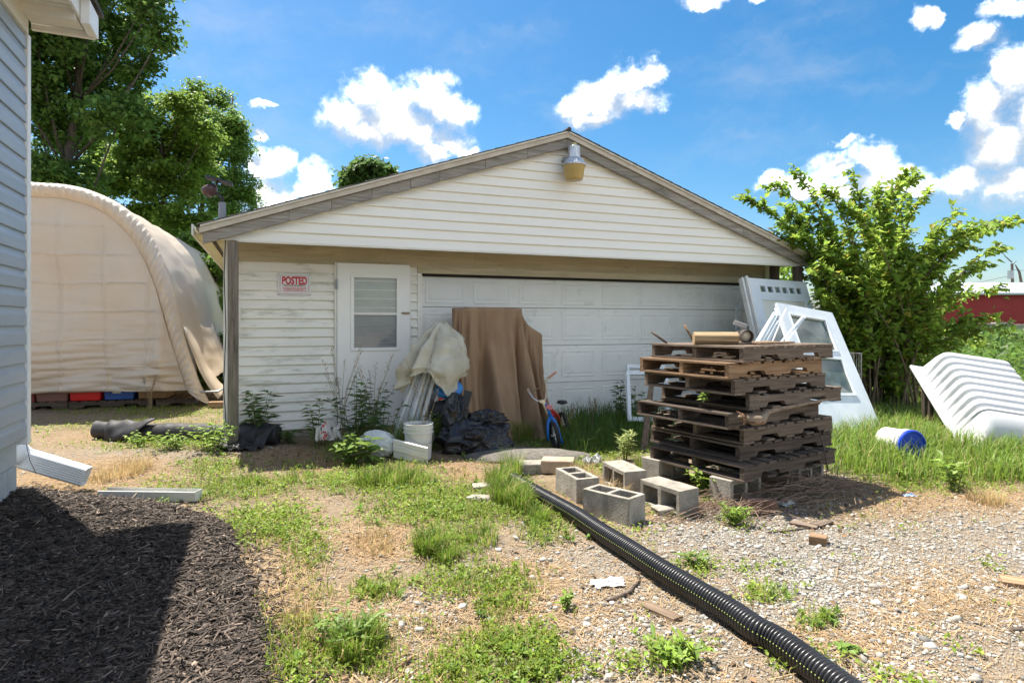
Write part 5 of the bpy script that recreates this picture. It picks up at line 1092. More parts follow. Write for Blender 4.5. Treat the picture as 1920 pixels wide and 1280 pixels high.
m_ = MB(); pbar(m_, f, 0, .15, 0, 1, 0, .045); pbar(m_, f, .80, 1, 0, 1, 0, .045); pbar(m_, f, .15, .80, 0, .075, 0, .045); pbar(m_, f, .15, .80, .36, .42, 0, .045); pbar(m_, f, .15, .80, .70, 1, 0, .045); m_.build('leaf', white_d, o, world=True)
m_ = MB(); pbar(m_, f, .15, .80, .075, .36, .012, .018).build('pane', doorglass, o, world=True); m_ = MB(); pbar(m_, f, .15, .80, .42, .70, .012, .018).build('pane', doorglass, o, world=True)
m_ = MB(); pbar(m_, f, .15, .165, .075, .36, .02, .055); pbar(m_, f, .785, .80, .075, .36, .02, .055); pbar(m_, f, .165, .785, .075, .09, .02, .055); pbar(m_, f, .165, .785, .345, .36, .02, .055); m_.build('glazing_bead', alum_m, o, world=True)
m_ = MB(); pbar(m_, f, .15, .80, .69, .71, .02, .06).build('sill', alum_m, o, world=True)
dl = thing('window_sash', 'bundle of thin white sash strips leaning left over the front door', 'window sash', P(1440, 650, 7.0))
for i, (a, b_) in enumerate((((1410,655),(1452,586)),((1416,657),(1456,588)),((1424,656),(1460,592)),((1432,655),(1462,598)))):
    A, Bq = P(*a, 6.9 + .06 * i), P(*b_, 7.45 + .05 * i); MB().tube([A + (A - Bq) * 1.2, Bq], .020, 4).build('strip', white_d, dl, world=True)
MB().tube([P(1440, 660, 6.8), P(1474, 578, 7.5)], .009, 4).build('edge_strip', plast_w, dl, world=True)
dl = thing('window_sash', 'white sash strip crossing the front door the other way', 'window sash', P(1480, 645, 7.0))
for i, (a, b_) in enumerate((((1455,652),(1506,592)),((1464,653),(1509,594)))):
    A, Bq = P(*a, 6.95), P(*b_, 7.5 + .03 * i); MB().tube([A + (A - Bq) * 1.2, Bq], .016, 4).build('strip', white_d, dl, world=True)
MB().tube([P(1454, 578, 7.6), P(1480, 652, 7.1), P(1492, 690, 6.9)], .014, 4).build('long_strip', white_d, dl, world=True)
f = panel4(P(1379, 572, 9.5), P(1412, 567, 9.55), P(1379, 790, 9.1), P(1412, 790, 9.15)); frame4('screen_frame', 'thin grey screen frame leaning at the right end of the overhead door', 'screen frame', f, .06, .012, .012, alum_m)
g_ = GW(3.15, .16, 0); slab('brown_cabinet', 'dark brown upright box at the right end of the overhead door', 'cabinet', g_, (.30, .22, 1.38), TH, M('brown_box', (.07, .045, .04), (.11, .075, .065), rough=.7), bev=.01)
cg = thing('rusty_crate', 'small rust-streaked white wire crate behind the front door', 'crate', P(1600, 740, 8.6)); m_ = MB(); rst = M('rusty_white', (.30, .17, .10), (.66, .63, .58), scale=9, rough=.6)
c0 = P(1588, 662, 8.6); w_ = .20; 
for dx in (0, w_): 
    for dy in (0, w_): m_.tube([c0 + Vector((dx, dy, 0)), c0 + Vector((dx, dy, -.95))], .009, 4)
for dz in (0, -.3, -.6, -.93):
    q = [c0 + Vector((0, 0, dz)), c0 + Vector((w_, 0, dz)), c0 + Vector((w_, w_, dz)), c0 + Vector((0, w_, dz)), c0 + Vector((0, 0, dz))]; m_.tube(q, .008, 4)
for k in range(1, 6): m_.tube([c0 + Vector((w_ * k / 6, 0, 0)), c0 + Vector((w_ * k / 6, 0, -.93))], .004, 4)
m_.build('wire_frame', rst, cg, world=True)
# ribbed white tub
ax = Vector((-.13, -.80, -.58)).normalized(); wx = Vector((1.0, .16, .0)); wx = (wx - ax * wx.dot(ax)).normalized(); nx_ = wx.cross(ax); nx_ = -nx_ if nx_.z < 0 else nx_
t0 = P(1712, 686, 7.75); TLn = 1.50; TW = 1.06; TH_ = .36
tub = thing('ribbed_tub', 'big ribbed white plastic tub lying upside down and tilted in the grass', 'tub', t0 + ax * TLn * .5 + wx * TW * .5 - Vector((0, 0, .4)))
tubm = M('white_tub_plastic', (.50, .51, .52), (.58, .59, .595), scale=2, rough=.35, spec=.5, spots=((.52, .48, .36), 6, .68, .08))
rows_ = []; L0, nrb = .16, 9; NL = 150
def tp(x, y, h): return t0 + ax * x + wx * y + nx_ * h
for q in range(NL + 1):
    x = TLn * q / NL; endf = min(1, max(0, (x - .03) / .10)); endn = min(1, max(0, (TLn - .03 - x) / .34))
    hsc = (math.sin(endf * math.pi / 2) ** .6 if endf < 1 else 1) * (math.sin(endn * math.pi / 2) ** .55 if endn < 1 else 1)
    rp_ = ((x - .10) / .118) % 1; inr = .10 < x < 1.12; rib = (.025 * (1 - math.exp(-((min(rp_, 1 - rp_)) / .16) ** 2)) - .012) if inr else 0
    hh_ = max(.001, (TH_ + rib) * hsc); row = []
    pts = [(.06, .0), (.075, .02), (.10, .50), (.125, .80), (.145, .90), (.175, .965), (.22, 1.0), (TW - .22, 1.0), (TW - .175, .965), (TW - .145, .90), (TW - .125, .80), (TW - .10, .50), (TW - .075, .02), (TW - .06, 0)]
    for (y, h) in pts: row.append(tp(x, y + (rib * 1.1 * min(1, h * 2.5) * hsc * (-1 if y < TW / 2 else 1)), h * hh_))
    rows_.append(row)
MB().grid(rows_).build('shell', tubm, tub, world=True, smooth=True, autos=50)
m_ = MB()
for (x0, x1, y0, y1) in ((-.02, TLn + .04, -.03, .075), (-.02, TLn + .04, TW - .075, TW + .03), (-.02, .05, .075, TW - .075), (TLn - .03, TLn + .04, .075, TW - .075)):
    m_.hexa([tp(x0, y0, -.035), tp(x1, y0, -.035), tp(x1, y1, -.035), tp(x0, y1, -.035), tp(x0, y0, .004), tp(x1, y0, .004), tp(x1, y1, .004), tp(x0, y1, .004)])
m_.build('rim', tubm, tub, world=True, bevel=.012)
MB().tube([tp(.1, .12, -.04), tp(.1, .12, 0) * 1 + Vector((0, 0, -.80))], .04, 8).build('prop', DARK_WOOD[2], tub, world=True); MB().tube([tp(.12, TW - .12, -.04), tp(.12, TW - .12, 0) + Vector((0, 0, -.80))], .04, 8).build('prop', DARK_WOOD[2], tub, world=True); MB().tube([tp(.35, .10, -.04), tp(.35, .10, 0) + Vector((0, .05, -.62))], .03, 8).build('prop', DARK_WOOD[2], tub, world=True)

# ------------------------------------------------------------------ corrugated pipe
pp = [onG(u, v, .058) if False else G(u, v, .062) for u, v in ((962,898),(984,911),(1026,935),(1078,964),(1128,997),(1186,1033),(1242,1069),(1306,1107),(1371,1146),(1420,1180),(1462,1203),(1533,1254),(1610,1312),(1720,1400),(1900,1560))]
def spl(pts, n):
    out = []; m_ = len(pts) - 1
    for k in range(n + 1):
        f = k / n * m_; i = min(m_ - 1, int(f)); q = f - i; p0, p1, p2, p3 = pts[max(i - 1, 0)], pts[i], pts[i + 1], pts[min(i + 2, m_)]
        out.append(.5 * ((2 * p1) + (-p0 + p2) * q + (2 * p0 - 5 * p1 + 4 * p2 - p3) * q * q + (-p0 + 3 * p1 - 3 * p2 + p3) * q ** 3))
    return out
sp_ = spl(pp, 400); cum = [0]
for a, b_ in zip(sp_, sp_[1:]): cum.append(cum[-1] + (b_ - a).length)
PT_ = .0195; nring = int(cum[-1] / PT_); prof = [(0, .044), (.10, .045), (.22, .056), (.36, .058), (.62, .058), (.76, .056), (.90, .045)]
path, rads = [], []
j = 0
for k in range(nring):
    for f, r_ in prof:
        d_ = (k + f) * PT_
        while j < len(cum) - 2 and cum[j + 1] < d_: j += 1
        w = (d_ - cum[j]) / max(1e-6, cum[j + 1] - cum[j]); path.append(sp_[j].lerp(sp_[j + 1], w)); rads.append(r_)
b0 = Vector((pp[5].x, pp[5].y, 0)); pipe = thing('drain_pipe', 'black corrugated drain pipe with a dashed green line running across the yard', 'pipe', b0)
SEG = 20; mbp = MB().tube([p - b0 for p in path], rads, SEG, cap=False)
pm2 = M('black_pipe', (.012, .012, .014), (.022, .022, .024), scale=7, rough=.33, spec=.5, spots=((.09, .08, .065), 4, .64, .12))
mbp.build('tube', pm2, pipe, smooth=True)
st_ = MB()
for k in range(nring):
    i0 = k * len(prof) + 3; i1 = i0 + 1
    for jj in (0,):
        vs = []
        for ii_ in (i0, i1):
            c = path[ii_] - b0; tdir = (path[min(ii_ + 1, len(path) - 1)] - path[ii_ - 1]).normalized(); sd_ = tdir.cross(Vector((0, 0, 1))).normalized()
            for aa in (2, 6): w = R(aa + 12); vs.append(c + (sd_ * math.cos(w) + Vector((0, 0, 1)) * math.sin(w)) * .0588)
        st_.add(vs, [(0, 1, 3, 2)])
st_.build('dashed_stripe', M('stripe_green', (.42, .50, .12), (.5, .58, .18), rough=.5), pipe)
# ------------------------------------------------------------------ litter
def crumple(name, label, cat, p, sx_, sy_, h, mat, seed, rz=0, n=17):
    rows_ = []
    for i in range(n):
        row = []
        for j in range(n):
            x, y = i / (n - 1) - .5, j / (n - 1) - .5; row.append((x * sx_ + .25 * sx_ * nn(i * .4, j * .4, seed + .3), y * sy_ + .25 * sy_ * nn(j * .4, i * .4, seed + 3.3), h * (.25 + abs(nn(i * .33 + seed, j * .33, seed)) * 1.6)))
        rows_.append(row)
    ob = MB().grid(rows_).build(name, mat, None, solid=.0015); ob.location = p; ob.rotation_euler = (0, 0, rz); return tag(ob, label, cat)
pap = M('white_paper', (.50, .50, .48), (.58, .58, .56), scale=9, rough=.8)
crumple('paper_scrap', 'flattened white paper scrap on the ground left of the pipe', 'paper', onG(1140, 1096, .006), .17, .10, .012, pap, 3, .2)
crumple('paper_scrap', 'crumpled white paper ball behind the cinder blocks', 'paper', onG(1110, 874, .01), .15, .12, .09, pap, 8)
crumple('paper_scrap', 'white paper scrap beside the brown brick', 'paper', onG(1474, 949, .006), .11, .08, .03, pap, 12)
crumple('wrapper', 'small blue and white wrapper on the straw right of the pallets', 'wrapper', onG(1704, 931, .006), .09, .05, .012, M('blue_wrapper', (.10, .25, .60), (.75, .78, .82), scale=22, rough=.4, lo=.45, hi=.5), 4)
crumple('paper_bag', 'torn white and red paper bag in the weeds by the garage wall', 'bag', onG(616, 836, .03), .24, .16, .16, M('red_white_paper', (.72, .68, .64), (.60, .08, .06), scale=9, rough=.7, lo=.58, hi=.62), 6, .4)
fb = M('white_feed_bag', (.58, .60, .55), (.70, .71, .67), scale=5, rough=.55, bump=.4, bscale=12, spots=((.35, .38, .28), 4, .6, .12))
q = onG(702, 862); q.y += .14
fbag = blob((0, 0, .13), (.21, .14, .13), 5, .13, 2.2, 9, 0.0, oct=4).build('feed_bag', fb, None, smooth=True); fbag.location = (q.x, q.y, gzf(q.x, q.y)); fbag.rotation_euler = (0, 0, R(-32)); tag(fbag, 'lumpy dirty white sack lying in the weeds before the entry door', 'bag')
q = onG(930, 868); q.y += .22
gm = blob((0, 0, .0), (.66, .27, .10), 4, .08, 2.2, 14, -.02, ridge=False).build('rubble_slab', M('rubble_grey', (.12, .108, .095), (.21, .19, .165), scale=18, rough=.97, bump=.8, bscale=90), None, smooth=True); gm.location = (q.x + .32, q.y, gzf(q.x, q.y)); tag(gm, 'low rough grey concrete slab between the trash bag and the cinder blocks', 'concrete')
# ------------------------------------------------------------------ ground cover that nobody could count
def frust(n, y0, y1, pw=1.0, mx=1.2):
    """places on the ground within (and a little beyond) the view, denser near"""
    u = RNG.random(n); y = (y0 ** (1 - pw) + u * (y1 ** (1 - pw) - y0 ** (1 - pw))) ** (1 / (1 - pw)) if pw != 1 else y0 * (y1 / y0) ** u
    x = (RNG.random(n) * 2 - 1) * mx * .83 * y; return x, y
gplane = -math.sin(TH) * P0.x + math.cos(TH) * P0.y
hcs, hsn = math.cos(HA), math.sin(HA)
def free(x, y):
    """not inside buildings, mulch, pipe or the pallet footprint"""
    d = -math.sin(TH) * x + math.cos(TH) * y - gplane; s = (x - P0.x) * math.cos(TH) + (y - P0.y) * math.sin(TH)
    g = (d > -.06) & (s > WL - .05) & (s < WR + .05)
    hx = (x - HC.x) * hcs + (y - HC.y) * hsn; hy = -(x - HC.x) * hsn + (y - HC.y) * hcs; h = (hx < .02) & (hy < .02)
    pd = np.full(x.shape, 9.0)
    for p in sp_[::4]: pd = np.minimum(pd, np.hypot(x - p.x, y - p.y))
    q = [(x - PC.x) * av.x + (y - PC.y) * av.y, (x - PC.x) * bv.x + (y - PC.y) * bv.y]; pal = (q[0] > .03) & (q[0] < 1.2) & (q[1] > .06) & (q[1] < 1)
    return ~(g | h | pal | inpoly(x, y, MUL) | (pd < .055))
def roty(a):
    c, s = np.cos(a), np.sin(a); z = np.zeros_like(a); o = np.ones_like(a)
    return np.stack([np.stack([c, z, s], -1), np.stack([z, o, z], -1), np.stack([-s, z, c], -1)], -2)
# gravel
t_ = (1 + 5 ** .5) / 2; ICO = np.array([(-1,t_,0),(1,t_,0),(-1,-t_,0),(1,-t_,0),(0,-1,t_),(0,1,t_),(0,-1,-t_),(0,1,-t_),(t_,0,-1),(t_,0,1),(-t_,0,-1),(-t_,0,1)]) / 1.9
ICO = ICO * (1 + (np.random.default_rng(2).random((12, 1)) - .5) * .35)
ICF = np.array([(0,11,5),(0,5,1),(0,1,7),(0,7,10),(0,10,11),(1,5,9),(5,11,4),(11,10,2),(10,7,6),(7,1,8),(3,9,4),(3,4,2),(3,2,6),(3,6,8),(3,8,9),(4,9,5),(2,4,11),(6,2,10),(8,6,7),(9,8,1)])
x, y = frust(260000, 1.75, 9, 1.45); k = free(x, y) & (np.clip(field(GRAVEL, x, y) + (fbm(x * 3, y * 3, 33, 3) - .5) * .6, .10, 1) > RNG.random(len(x)) * 1.05) & (field(GREEN, x, y) < RNG.random(len(x)) * 1.4); x, y = x[k], y[k]; xs2, ys2 = x[10500:], y[10500:]; x, y = x[:10500], y[:10500]; n = len(x)
s = .0078 * np.exp(RNG.normal(size=n) * .42); s = np.clip(s, .004, .026); sc_ = np.stack([s * (.8 + .6 * RNG.random(n)), s * (.7 + .5 * RNG.random(n)), s * (.4 + .35 * RNG.random(n))], -1)
tone = .27 + .235 * RNG.random(n) ** 1.3; dk = RNG.random(n) < .12; tone[dk] *= .5; warm = RNG.random(n)
colg = np.stack([tone, tone * (.975 - .05 * warm), tone * (.93 - .14 * warm)], -1)
scatter('gravel', ICO, ICF, np.stack([x, y, gz(x, y) + s * .18], -1), rotz(RNG.random(n) * 6.28) @ rotx(RNG.normal(size=n) * .35), sc_, colg, GM := attrmat('gravel_stone', .95, nscale=60, amt=.18))
OCT = np.array([(1,0,0),(0,1,0),(-.9,.1,0),(.1,-1,0),(0.1,0,.7),(0,0,-.7)]); OCF = np.array([(0,1,4),(1,2,4),(2,3,4),(3,0,4),(1,0,5),(2,1,5),(3,2,5),(0,3,5)])
x, y = xs2[:70000], ys2[:70000]; n = len(x); s = np.clip(.0052 * np.exp(RNG.normal(size=n) * .35), .003, .011); sc_ = np.stack([s * (.8 + .6 * RNG.random(n)), s * (.7 + .5 * RNG.random(n)), s * (.5 + .4 * RNG.random(n))], -1)
tone = .23 + .26 * RNG.random(n); warm = RNG.random(n); colg = np.stack([tone, tone * (.97 - .07 * warm), tone * (.92 - .18 * warm)], -1)
scatter('fine_gravel', OCT, OCF, np.stack([x, y, gz(x, y) + s * .2], -1), rotz(RNG.random(n) * 6.28) @ rotx(RNG.normal(size=n) * .4), sc_, colg, GM)
# straw and dry stalks lying flat
x, y = frust(120000, 1.75, 9, 1.35); k = free(x, y) & (np.clip(field(STRAW, x, y) * 1.0 + .09 + (fbm(x * 2.5, y * 2.5, 71, 3) - .5) * .35, 0, 1) > RNG.random(len(x))); x, y = x[k][:60000], y[k][:60000]; n = len(x)
def blades(name, x, y, h, w, lean, col, mat, bend=.5, base=None, az=None, zoff=0.0, flatb=.45):
    n = len(x); a = RNG.random(n) * 6.283 if az is None else az; dx, dy = np.cos(a), np.sin(a); sxx, syy = -dy, dx; z0 = gz(x, y) - .004 + zoff
    l1 = lean * flatb; l2 = lean + bend * (RNG.random(n) * .8 + .2); z1 = h * .55 * np.cos(l1); z2 = z1 + h * .45 * np.cos(l2); r1 = h * .55 * np.sin(l1); r2 = r1 + h * .45 * np.sin(l2)
    f = lambda r, z, sw: np.stack([x + dx * r + sxx * w * sw, y + dy * r + syy * w * sw, z0 + z], -1)
    v = np.stack([f(0, 0, -.5), f(0, 0, .5), f(r1, z1, -.42), f(r1, z1, .42), f(r2, z2, 0)], 1); b = np.arange(n)[:, None] * 5
    fc_ = np.concatenate([b + np.array([[0, 1, 3]]), b + np.array([[0, 3, 2]]), b + np.array([[2, 3, 4]])], 0)
    o = npmesh(name, v.reshape(-1, 3), fc_, mat, None, np.repeat(col, 5, 0)); o['kind'] = 'stuff'; return o
straw_m = attrmat('dry_straw', .8, .15, .15); grass_m = attrmat('grass_blade', .5, .4, .3)
blades('straw', x, y, .05 + .13 * RNG.random(n) ** 2, .0022 + .002 * RNG.random(n), 1.42 + .13 * RNG.random(n), vary(n, (.37, .26, .145), .45, .2), straw_m, .10, zoff=.010, flatb=1.0)
# short clover and broad-leaved ground cover
x, y = frust(300000, 1.75, 10.5, 1.25); nA = fbm(x * 2.6, y * 2.6, 21, 4); nB = fbm(x * 7, y * 7, 55, 3); g = field(GREEN, x, y) + (nA - .5) * 1.0 + (nB - .5) * .8; k = free(x, y) & (g > .17 + RNG.random(len(x)) * .85); x, y = x[k][:90000], y[k][:90000]; n = len(x)
d = unit(n); d[:, 2] = np.abs(d[:, 2]) * .55 + .1; nr_ = unit(n) * .5 + np.array([[0, 0, 1.0]]); pz = gz(x, y) + .003 + .035 * RNG.random(n) ** 1.5
ln = (.013 + .020 * RNG.random(n)) * (1 + .05 * np.clip(y - 3, 0, 8)); colv = vary(n, (.20, .285, .035), .35, .35); yb = fbm(x * 1.1, y * 1.1, 88, 3)[:, None]; colv = colv * (.75 + .6 * yb)
leafset('clover', np.stack([x, y, pz], -1), d, nr_, ln, ln * .55, colv, grass_m, None, 'stuff')
# lawn grass
x, y = frust(260000, 1.75, 10.5, 1.2); nA = fbm(x * 1.6 + 9, y * 1.6, 41, 4); g = field(GREEN, x, y) + (nA - .5) * .9; k = free(x, y) & (g > .22 + RNG.random(len(x)) * .8); x, y = x[k][:80000], y[k][:80000]; n = len(x)
hb_ = .035 + .05 * RNG.random(n); colv = vary(n, (.21, .295, .04), .35, .35); dry = RNG.random(n) < .12; colv[dry] = vary(int(dry.sum()), (.42, .34, .15), .3, .2)
blades('lawn_grass', x, y, hb_, .0035 + .0025 * RNG.random(n), .25 + .6 * RNG.random(n), colv, grass_m, .8)
# small broad-leaved rosettes through the lawn
x, y = frust(9000, 1.75, 8, 1.3); g = field(GREEN, x, y) + (fbm(x * 3, y * 3, 77, 3) - .5) * .9; k = free(x, y) & (g > .35 + .5 * RNG.random(len(x))); x, y = x[k][:900], y[k][:900]; n = len(x); pl_ = 9
xx = np.repeat(x, pl_); yy = np.repeat(y, pl_); a = RNG.random(n * pl_) * 6.283; sz = np.repeat(.022 + .03 * RNG.random(n), pl_); el_ = .15 + .9 * RNG.random(n * pl_)
d = np.stack([np.cos(a) * np.cos(el_), np.sin(a) * np.cos(el_), np.sin(el_)], -1); ct_ = np.repeat(vary(n, (.17, .27, .04), .35, .4), pl_, 0)
leafset('broadleaf_weeds', np.stack([xx, yy, gz(xx, yy) + .004 + .02 * RNG.random(n * pl_)], -1), d, unit(n * pl_) * .3 + np.array([[0, 0, 1.0]]), sz * (.7 + .6 * RNG.random(n * pl_)), sz * .36, ct_, grass_m, None, 'stuff')
# tall grass: tufts and the unmown strip before the door and on the right
TALL = [(1600,720,60,.16,1),(0,0,0,0,0)]
def tuft(lst, name, colb, dryf=.1, wd=.005):
    X_, Y_, H_, A_, W_ = [], [], [], [], []
    for u, v, r, n_, h in lst:
        p = onG(u, v); rr_ = r * p.y / F; a = RNG.random(n_) * 6.283; q = rr_ * np.sqrt(RNG.random(n_)); X_.append(p.x + q * np.cos(a)); Y_.append(p.y + q * np.sin(a) * 1.2); H_.append(h * (.45 + .65 * RNG.random(n_))); A_.append(a + RNG.normal(size=n_) * .7)
    X_, Y_, H_, A_ = map(np.concatenate, (X_, Y_, H_, A_)); n_ = len(X_); k_ = free(X_, Y_); X_, Y_, H_, A_ = X_[k_], Y_[k_], H_[k_], A_[k_]; n_ = len(X_)
    c_ = vary(n_, colb, .35, .35); dr_ = RNG.random(n_) < dryf; c_[dr_] = vary(int(dr_.sum()), (.46, .37, .17), .3, .2)
    blades(name, X_, Y_, H_, wd * (.7 + .6 * RNG.random(n_)), .12 + .45 * RNG.random(n_), c_, grass_m, 1.0, az=A_)
tuft([(735,905,34,420,.20),(690,908,24,260,.17),(780,905,26,240,.16),(955,938,36,700,.22),(935,912,26,360,.25),(975,955,22,340,.2),(805,1030,28,420,.17),(835,1050,20,200,.13),(665,1225,40,560,.15),(700,1205,22,240,.13),(960,890,22,200,.28),
      (1010,975,20,160,.14),(560,900,30,160,.12),(905,1015,30,200,.12),(470,905,24,160,.12),(1205,880,14,140,.2),(770,845,20,280,.45),(800,842,16,200,.5),(742,850,14,160,.4),(690,838,20,200,.35),(980,820,30,380,.35),(1060,820,22,300,.34)], 'grass_tufts', (.17, .27, .035), .14)
x, y = frust(60000, 5.2, 9, .3); s = (x - P0.x) * math.cos(TH) + (y - P0.y) * math.sin(TH); d_ = -(-math.sin(TH) * x + math.cos(TH) * y - gplane)
k = free(x, y) & (s > -1.2) & (s < 3.4) & (d_ > .02) & (d_ < 2.1 + .4 * (fbm(x * 2, y * 2, 5, 3) - .5)) & (RNG.random(len(x)) < np.clip(1.2 - d_ * .45, .1, 1)); x, y = x[k][:9000], y[k][:9000]; n = len(x)
blades('door_grass', x, y, (.16 + .22 * RNG.random(n)) * (.7 + .6 * fbm(x * 2, y * 2, 15, 3)), .006 + .003 * RNG.random(n), .15 + .5 * RNG.random(n), vary(n, (.095, .175, .03), .35, .3), grass_m, 1.0)
x = RNG.uniform(2.3, 11, 130000); y = RNG.uniform(5.3, 12.5, 130000); gq = field([(1780,800,330,75,1.25),(1640,850,80,40,1.1),(1900,860,110,60,1.2),(1740,895,110,22,.6)], x, y) + (fbm(x * 1.2, y * 1.2, 52, 3) - .5) * .5
k = free(x, y) & (gq > .25 + .8 * RNG.random(len(x))) & (x / y < 1.0) ; x, y = x[k][:48000], y[k][:48000]; n = len(x)
cT = vary(n, (.18, .285, .04), .35, .35); dry = RNG.random(n) < .10; cT[dry] = vary(int(dry.sum()), (.44, .36, .17), .3, .2)
blades('meadow_grass', x, y, (.12 + .24 * RNG.random(n)) * (.55 + .8 * fbm(x * .9, y * .9, 19, 3)), .006 + .004 * RNG.random(n), .15 + .55 * RNG.random(n), cT, grass_m, 1.0)
# dry standing grass
tuft([(225,890,40,380,.17),(255,880,26,220,.15),(170,905,30,160,.08),(700,1015,36,300,.06),(715,1035,20,120,.07),(1130,935,50,420,.16),(1170,960,30,260,.14),(1090,900,30,240,.2),(1060,905,16,140,.2),(1850,940,30,340,.12),(1290,945,20,90,.10),(300,1190,4,20,.08),(560,1160,30,120,.09),(860,890,30,120,.08),(600,880,60,200,.07),(290,740,26,200,.42),(270,755,16,110,.35)], 'dry_grass', (.48, .35, .18), .5, .004)
# dead leaves and debris in the shade along the garage, and a few over the yard
x, y = frust(60000, 1.8, 8, .8); lf_ = field([(620,862,180,22,1),(800,872,150,16,1),(470,850,60,16,.6),(700,1015,90,34,.25),(1560,960,90,30,.5),(1300,960,120,30,.5),(1000,1000,700,300,.05),(1660,935,170,34,.35)], x, y)
k = free(x, y) & (RNG.random(len(x)) < lf_ * .9); x, y = x[k][:6000], y[k][:6000]; n = len(x); d = unit(n); d[:, 2] *= .25; ln = .014 + .03 * RNG.random(n) ** 1.6
leafset('dead_leaves', np.stack([x, y, gz(x, y) + .006 + .01 * RNG.random(n)], -1), d, unit(n) * .55 + np.array([[0, 0, 1.0]]), ln, ln * (.25 + .5 * RNG.random(n)), vary(n, (.17, .115, .07), .6, .3), straw_m, None, 'stuff')
# mulch chips
CH = np.array([(-1,-.5,-.5),(1,-.35,-.5),(.9,.5,-.5),(-.8,.4,-.5),(-.9,-.4,.5),(1.05,-.3,.4),(.8,.35,.5),(-1,.5,.4)]); CHF = np.array([(0,3,2,1),(4,5,6,7),(0,1,5,4),(1,2,6,5),(2,3,7,6),(3,0,4,7)])
x, y = frust(120000, 1.7, 5.4, 1.3, 1.1); k = (inpoly(x, y, MUL) | (polydist(x, y, MUL) < .30 * RNG.random(len(x)) ** 4)) & (x < -.4); x, y = x[k][:30000], y[k][:30000]; n = len(x)
sl_n = .0075 * np.exp(RNG.normal(size=n) * .5); L_ = np.clip(.019 * np.exp(RNG.normal(size=n) * .6), .005, .08); sc_ = np.stack([L_, np.clip(sl_n, .0022, .017), .0018 + .003 * RNG.random(n)], -1)
tn = .024 + .085 * RNG.random(n) ** 1.8; lt = RNG.random(n) < .07; tn[lt] = .12 + .12 * RNG.random(int(lt.sum())); colm = np.stack([tn * 1.25, tn * .95, tn * .74], -1)
az_ = RNG.random(n) * 6.28 + .4 * RNG.normal(size=n)
zz = np.maximum(mz(x, y), gz(x, y)); scatter('mulch_chips', CH, CHF, np.stack([x, y, zz + .004 + .010 * RNG.random(n)], -1), rotz(az_) @ rotx(RNG.normal(size=n) * .5) @ rotz(np.zeros(n)) @ roty(RNG.normal(size=n) * .22), sc_, colm, attrmat('mulch_chip', .75, nscale=90, amt=.3, spec=.3))
# ------------------------------------------------------------------ weeds, each a plant of its own
weed_leaf = attrmat('weed_leaf', .5, .35, .3); weed_stem = M('weed_stem', (.10, .14, .04), (.2, .22, .08), scale=9, rough=.7); dry_stem = M('dry_stem', (.24, .17, .09), (.4, .3, .17), scale=9, rough=.8)
def weed(name, label, cat, p, h, ns, ll, colr, lw=.4, spread=.25, per=16, dry=False, droop=.3, group='weeds along the garage', up=.5, seed=0):
    rr_ = random.Random(seed + int(h * 100) + ns); t = thing(name, label, cat, p, 0, group); st = MB(); ps, ds_ = [], []
    for k in range(ns):
        a = rr_.uniform(0, 6.28); hh_ = h * rr_.uniform(.6, 1.0); off = Vector((math.cos(a), math.sin(a), 0)) * spread * rr_.uniform(.1, 1); b0 = off * .25; e_ = off + Vector((0, 0, hh_)); c_ = b0.lerp(e_, .5) + Vector((0, 0, .1 * hh_)) - off * .15
        pts = [b0 * (1 - q) ** 2 + c_ * 2 * q * (1 - q) + e_ * q * q for q in [j / 7 for j in range(8)]]; st.tube(pts, [.006 * (1 - .8 * j / 7) * (.5 + h) for j in range(8)], 5, cap=False)
        for j in range(per):
            f = (.12 + .88 * (j + .5) / per); i = min(6, int(f * 7)); w = pts[i].lerp(pts[i + 1], f * 7 - i); az_ = j * 2.4 + rr_.uniform(-.5, .5); ps.append(w); ds_.append((math.cos(az_), math.sin(az_), up * rr_.uniform(.3, 1.3) - droop))
    st.build('stem', dry_stem if dry else weed_stem, t, smooth=True); n_ = len(ps); ln_ = ll * (.6 + .7 * RNG.random(n_))
    leafset('leaves', np.array([tuple(q) for q in ps]), np.array(ds_), unit(n_) * .4 + np.array([[0, 0, 1.0]]), ln_, ln_ * lw, vary(n_, colr, .3, .25), weed_leaf, t); return t
dk = (.10, .175, .045); md_ = (.15, .24, .045); br_ = (.20, .31, .045)
weed('weed', 'dark jagged-leaved weed against the siding right of the porch post', 'weed', onG(484, 829), .60, 8, .15, dk, .3, .24, 16)
weed('weed', 'low leafy weed at the foot of the siding left of the paper bag', 'weed', onG(540, 832), .20, 6, .10, dk, .4, .16, 9)
weed('weed', 'pair of upright pale green weeds below the siding midway to the door', 'weed', onG(594, 835), .55, 3, .10, md_, .42, .10, 24)
weed('weed', 'big bushy dark weed in front of the entry door', 'weed', onG(668, 836), .75, 14, .11, dk, .36, .46, 20)
weed('weed', 'leafy weed at the right edge of the entry door', 'weed', onG(715, 842), .62, 9, .10, dk, .4, .26, 16)
weed('weed', 'broad-leaved weed growing over the white sack', 'weed', onG(690, 872), .32, 6, .14, md_, .5, .22, 9)
weed('weed', 'leafy weed left of the white sack', 'weed', onG(648, 872), .32, 8, .11, md_, .4, .2, 12)
weed('weed', 'weed clump just right of the canopy poles', 'weed', onG(822, 842), .45, 8, .09, md_, .3, .18, 16)
weed('weed', 'thistle-like weed climbing beside the leaning window frames', 'weed', onG(1162, 794), .66, 4, .12, dk, .4, .13, 16)
weed('weed', 'large-leaved weed between the two leaning window frames', 'weed', onG(1192, 800), .55, 4, .17, dk, .5, .18, 8)
weed('weed', 'spiky pale weed head left of the bottom pallet', 'weed', onG(1172, 862), .36, 6, .085, (.36, .43, .16), .22, .10, 26, up=.9)
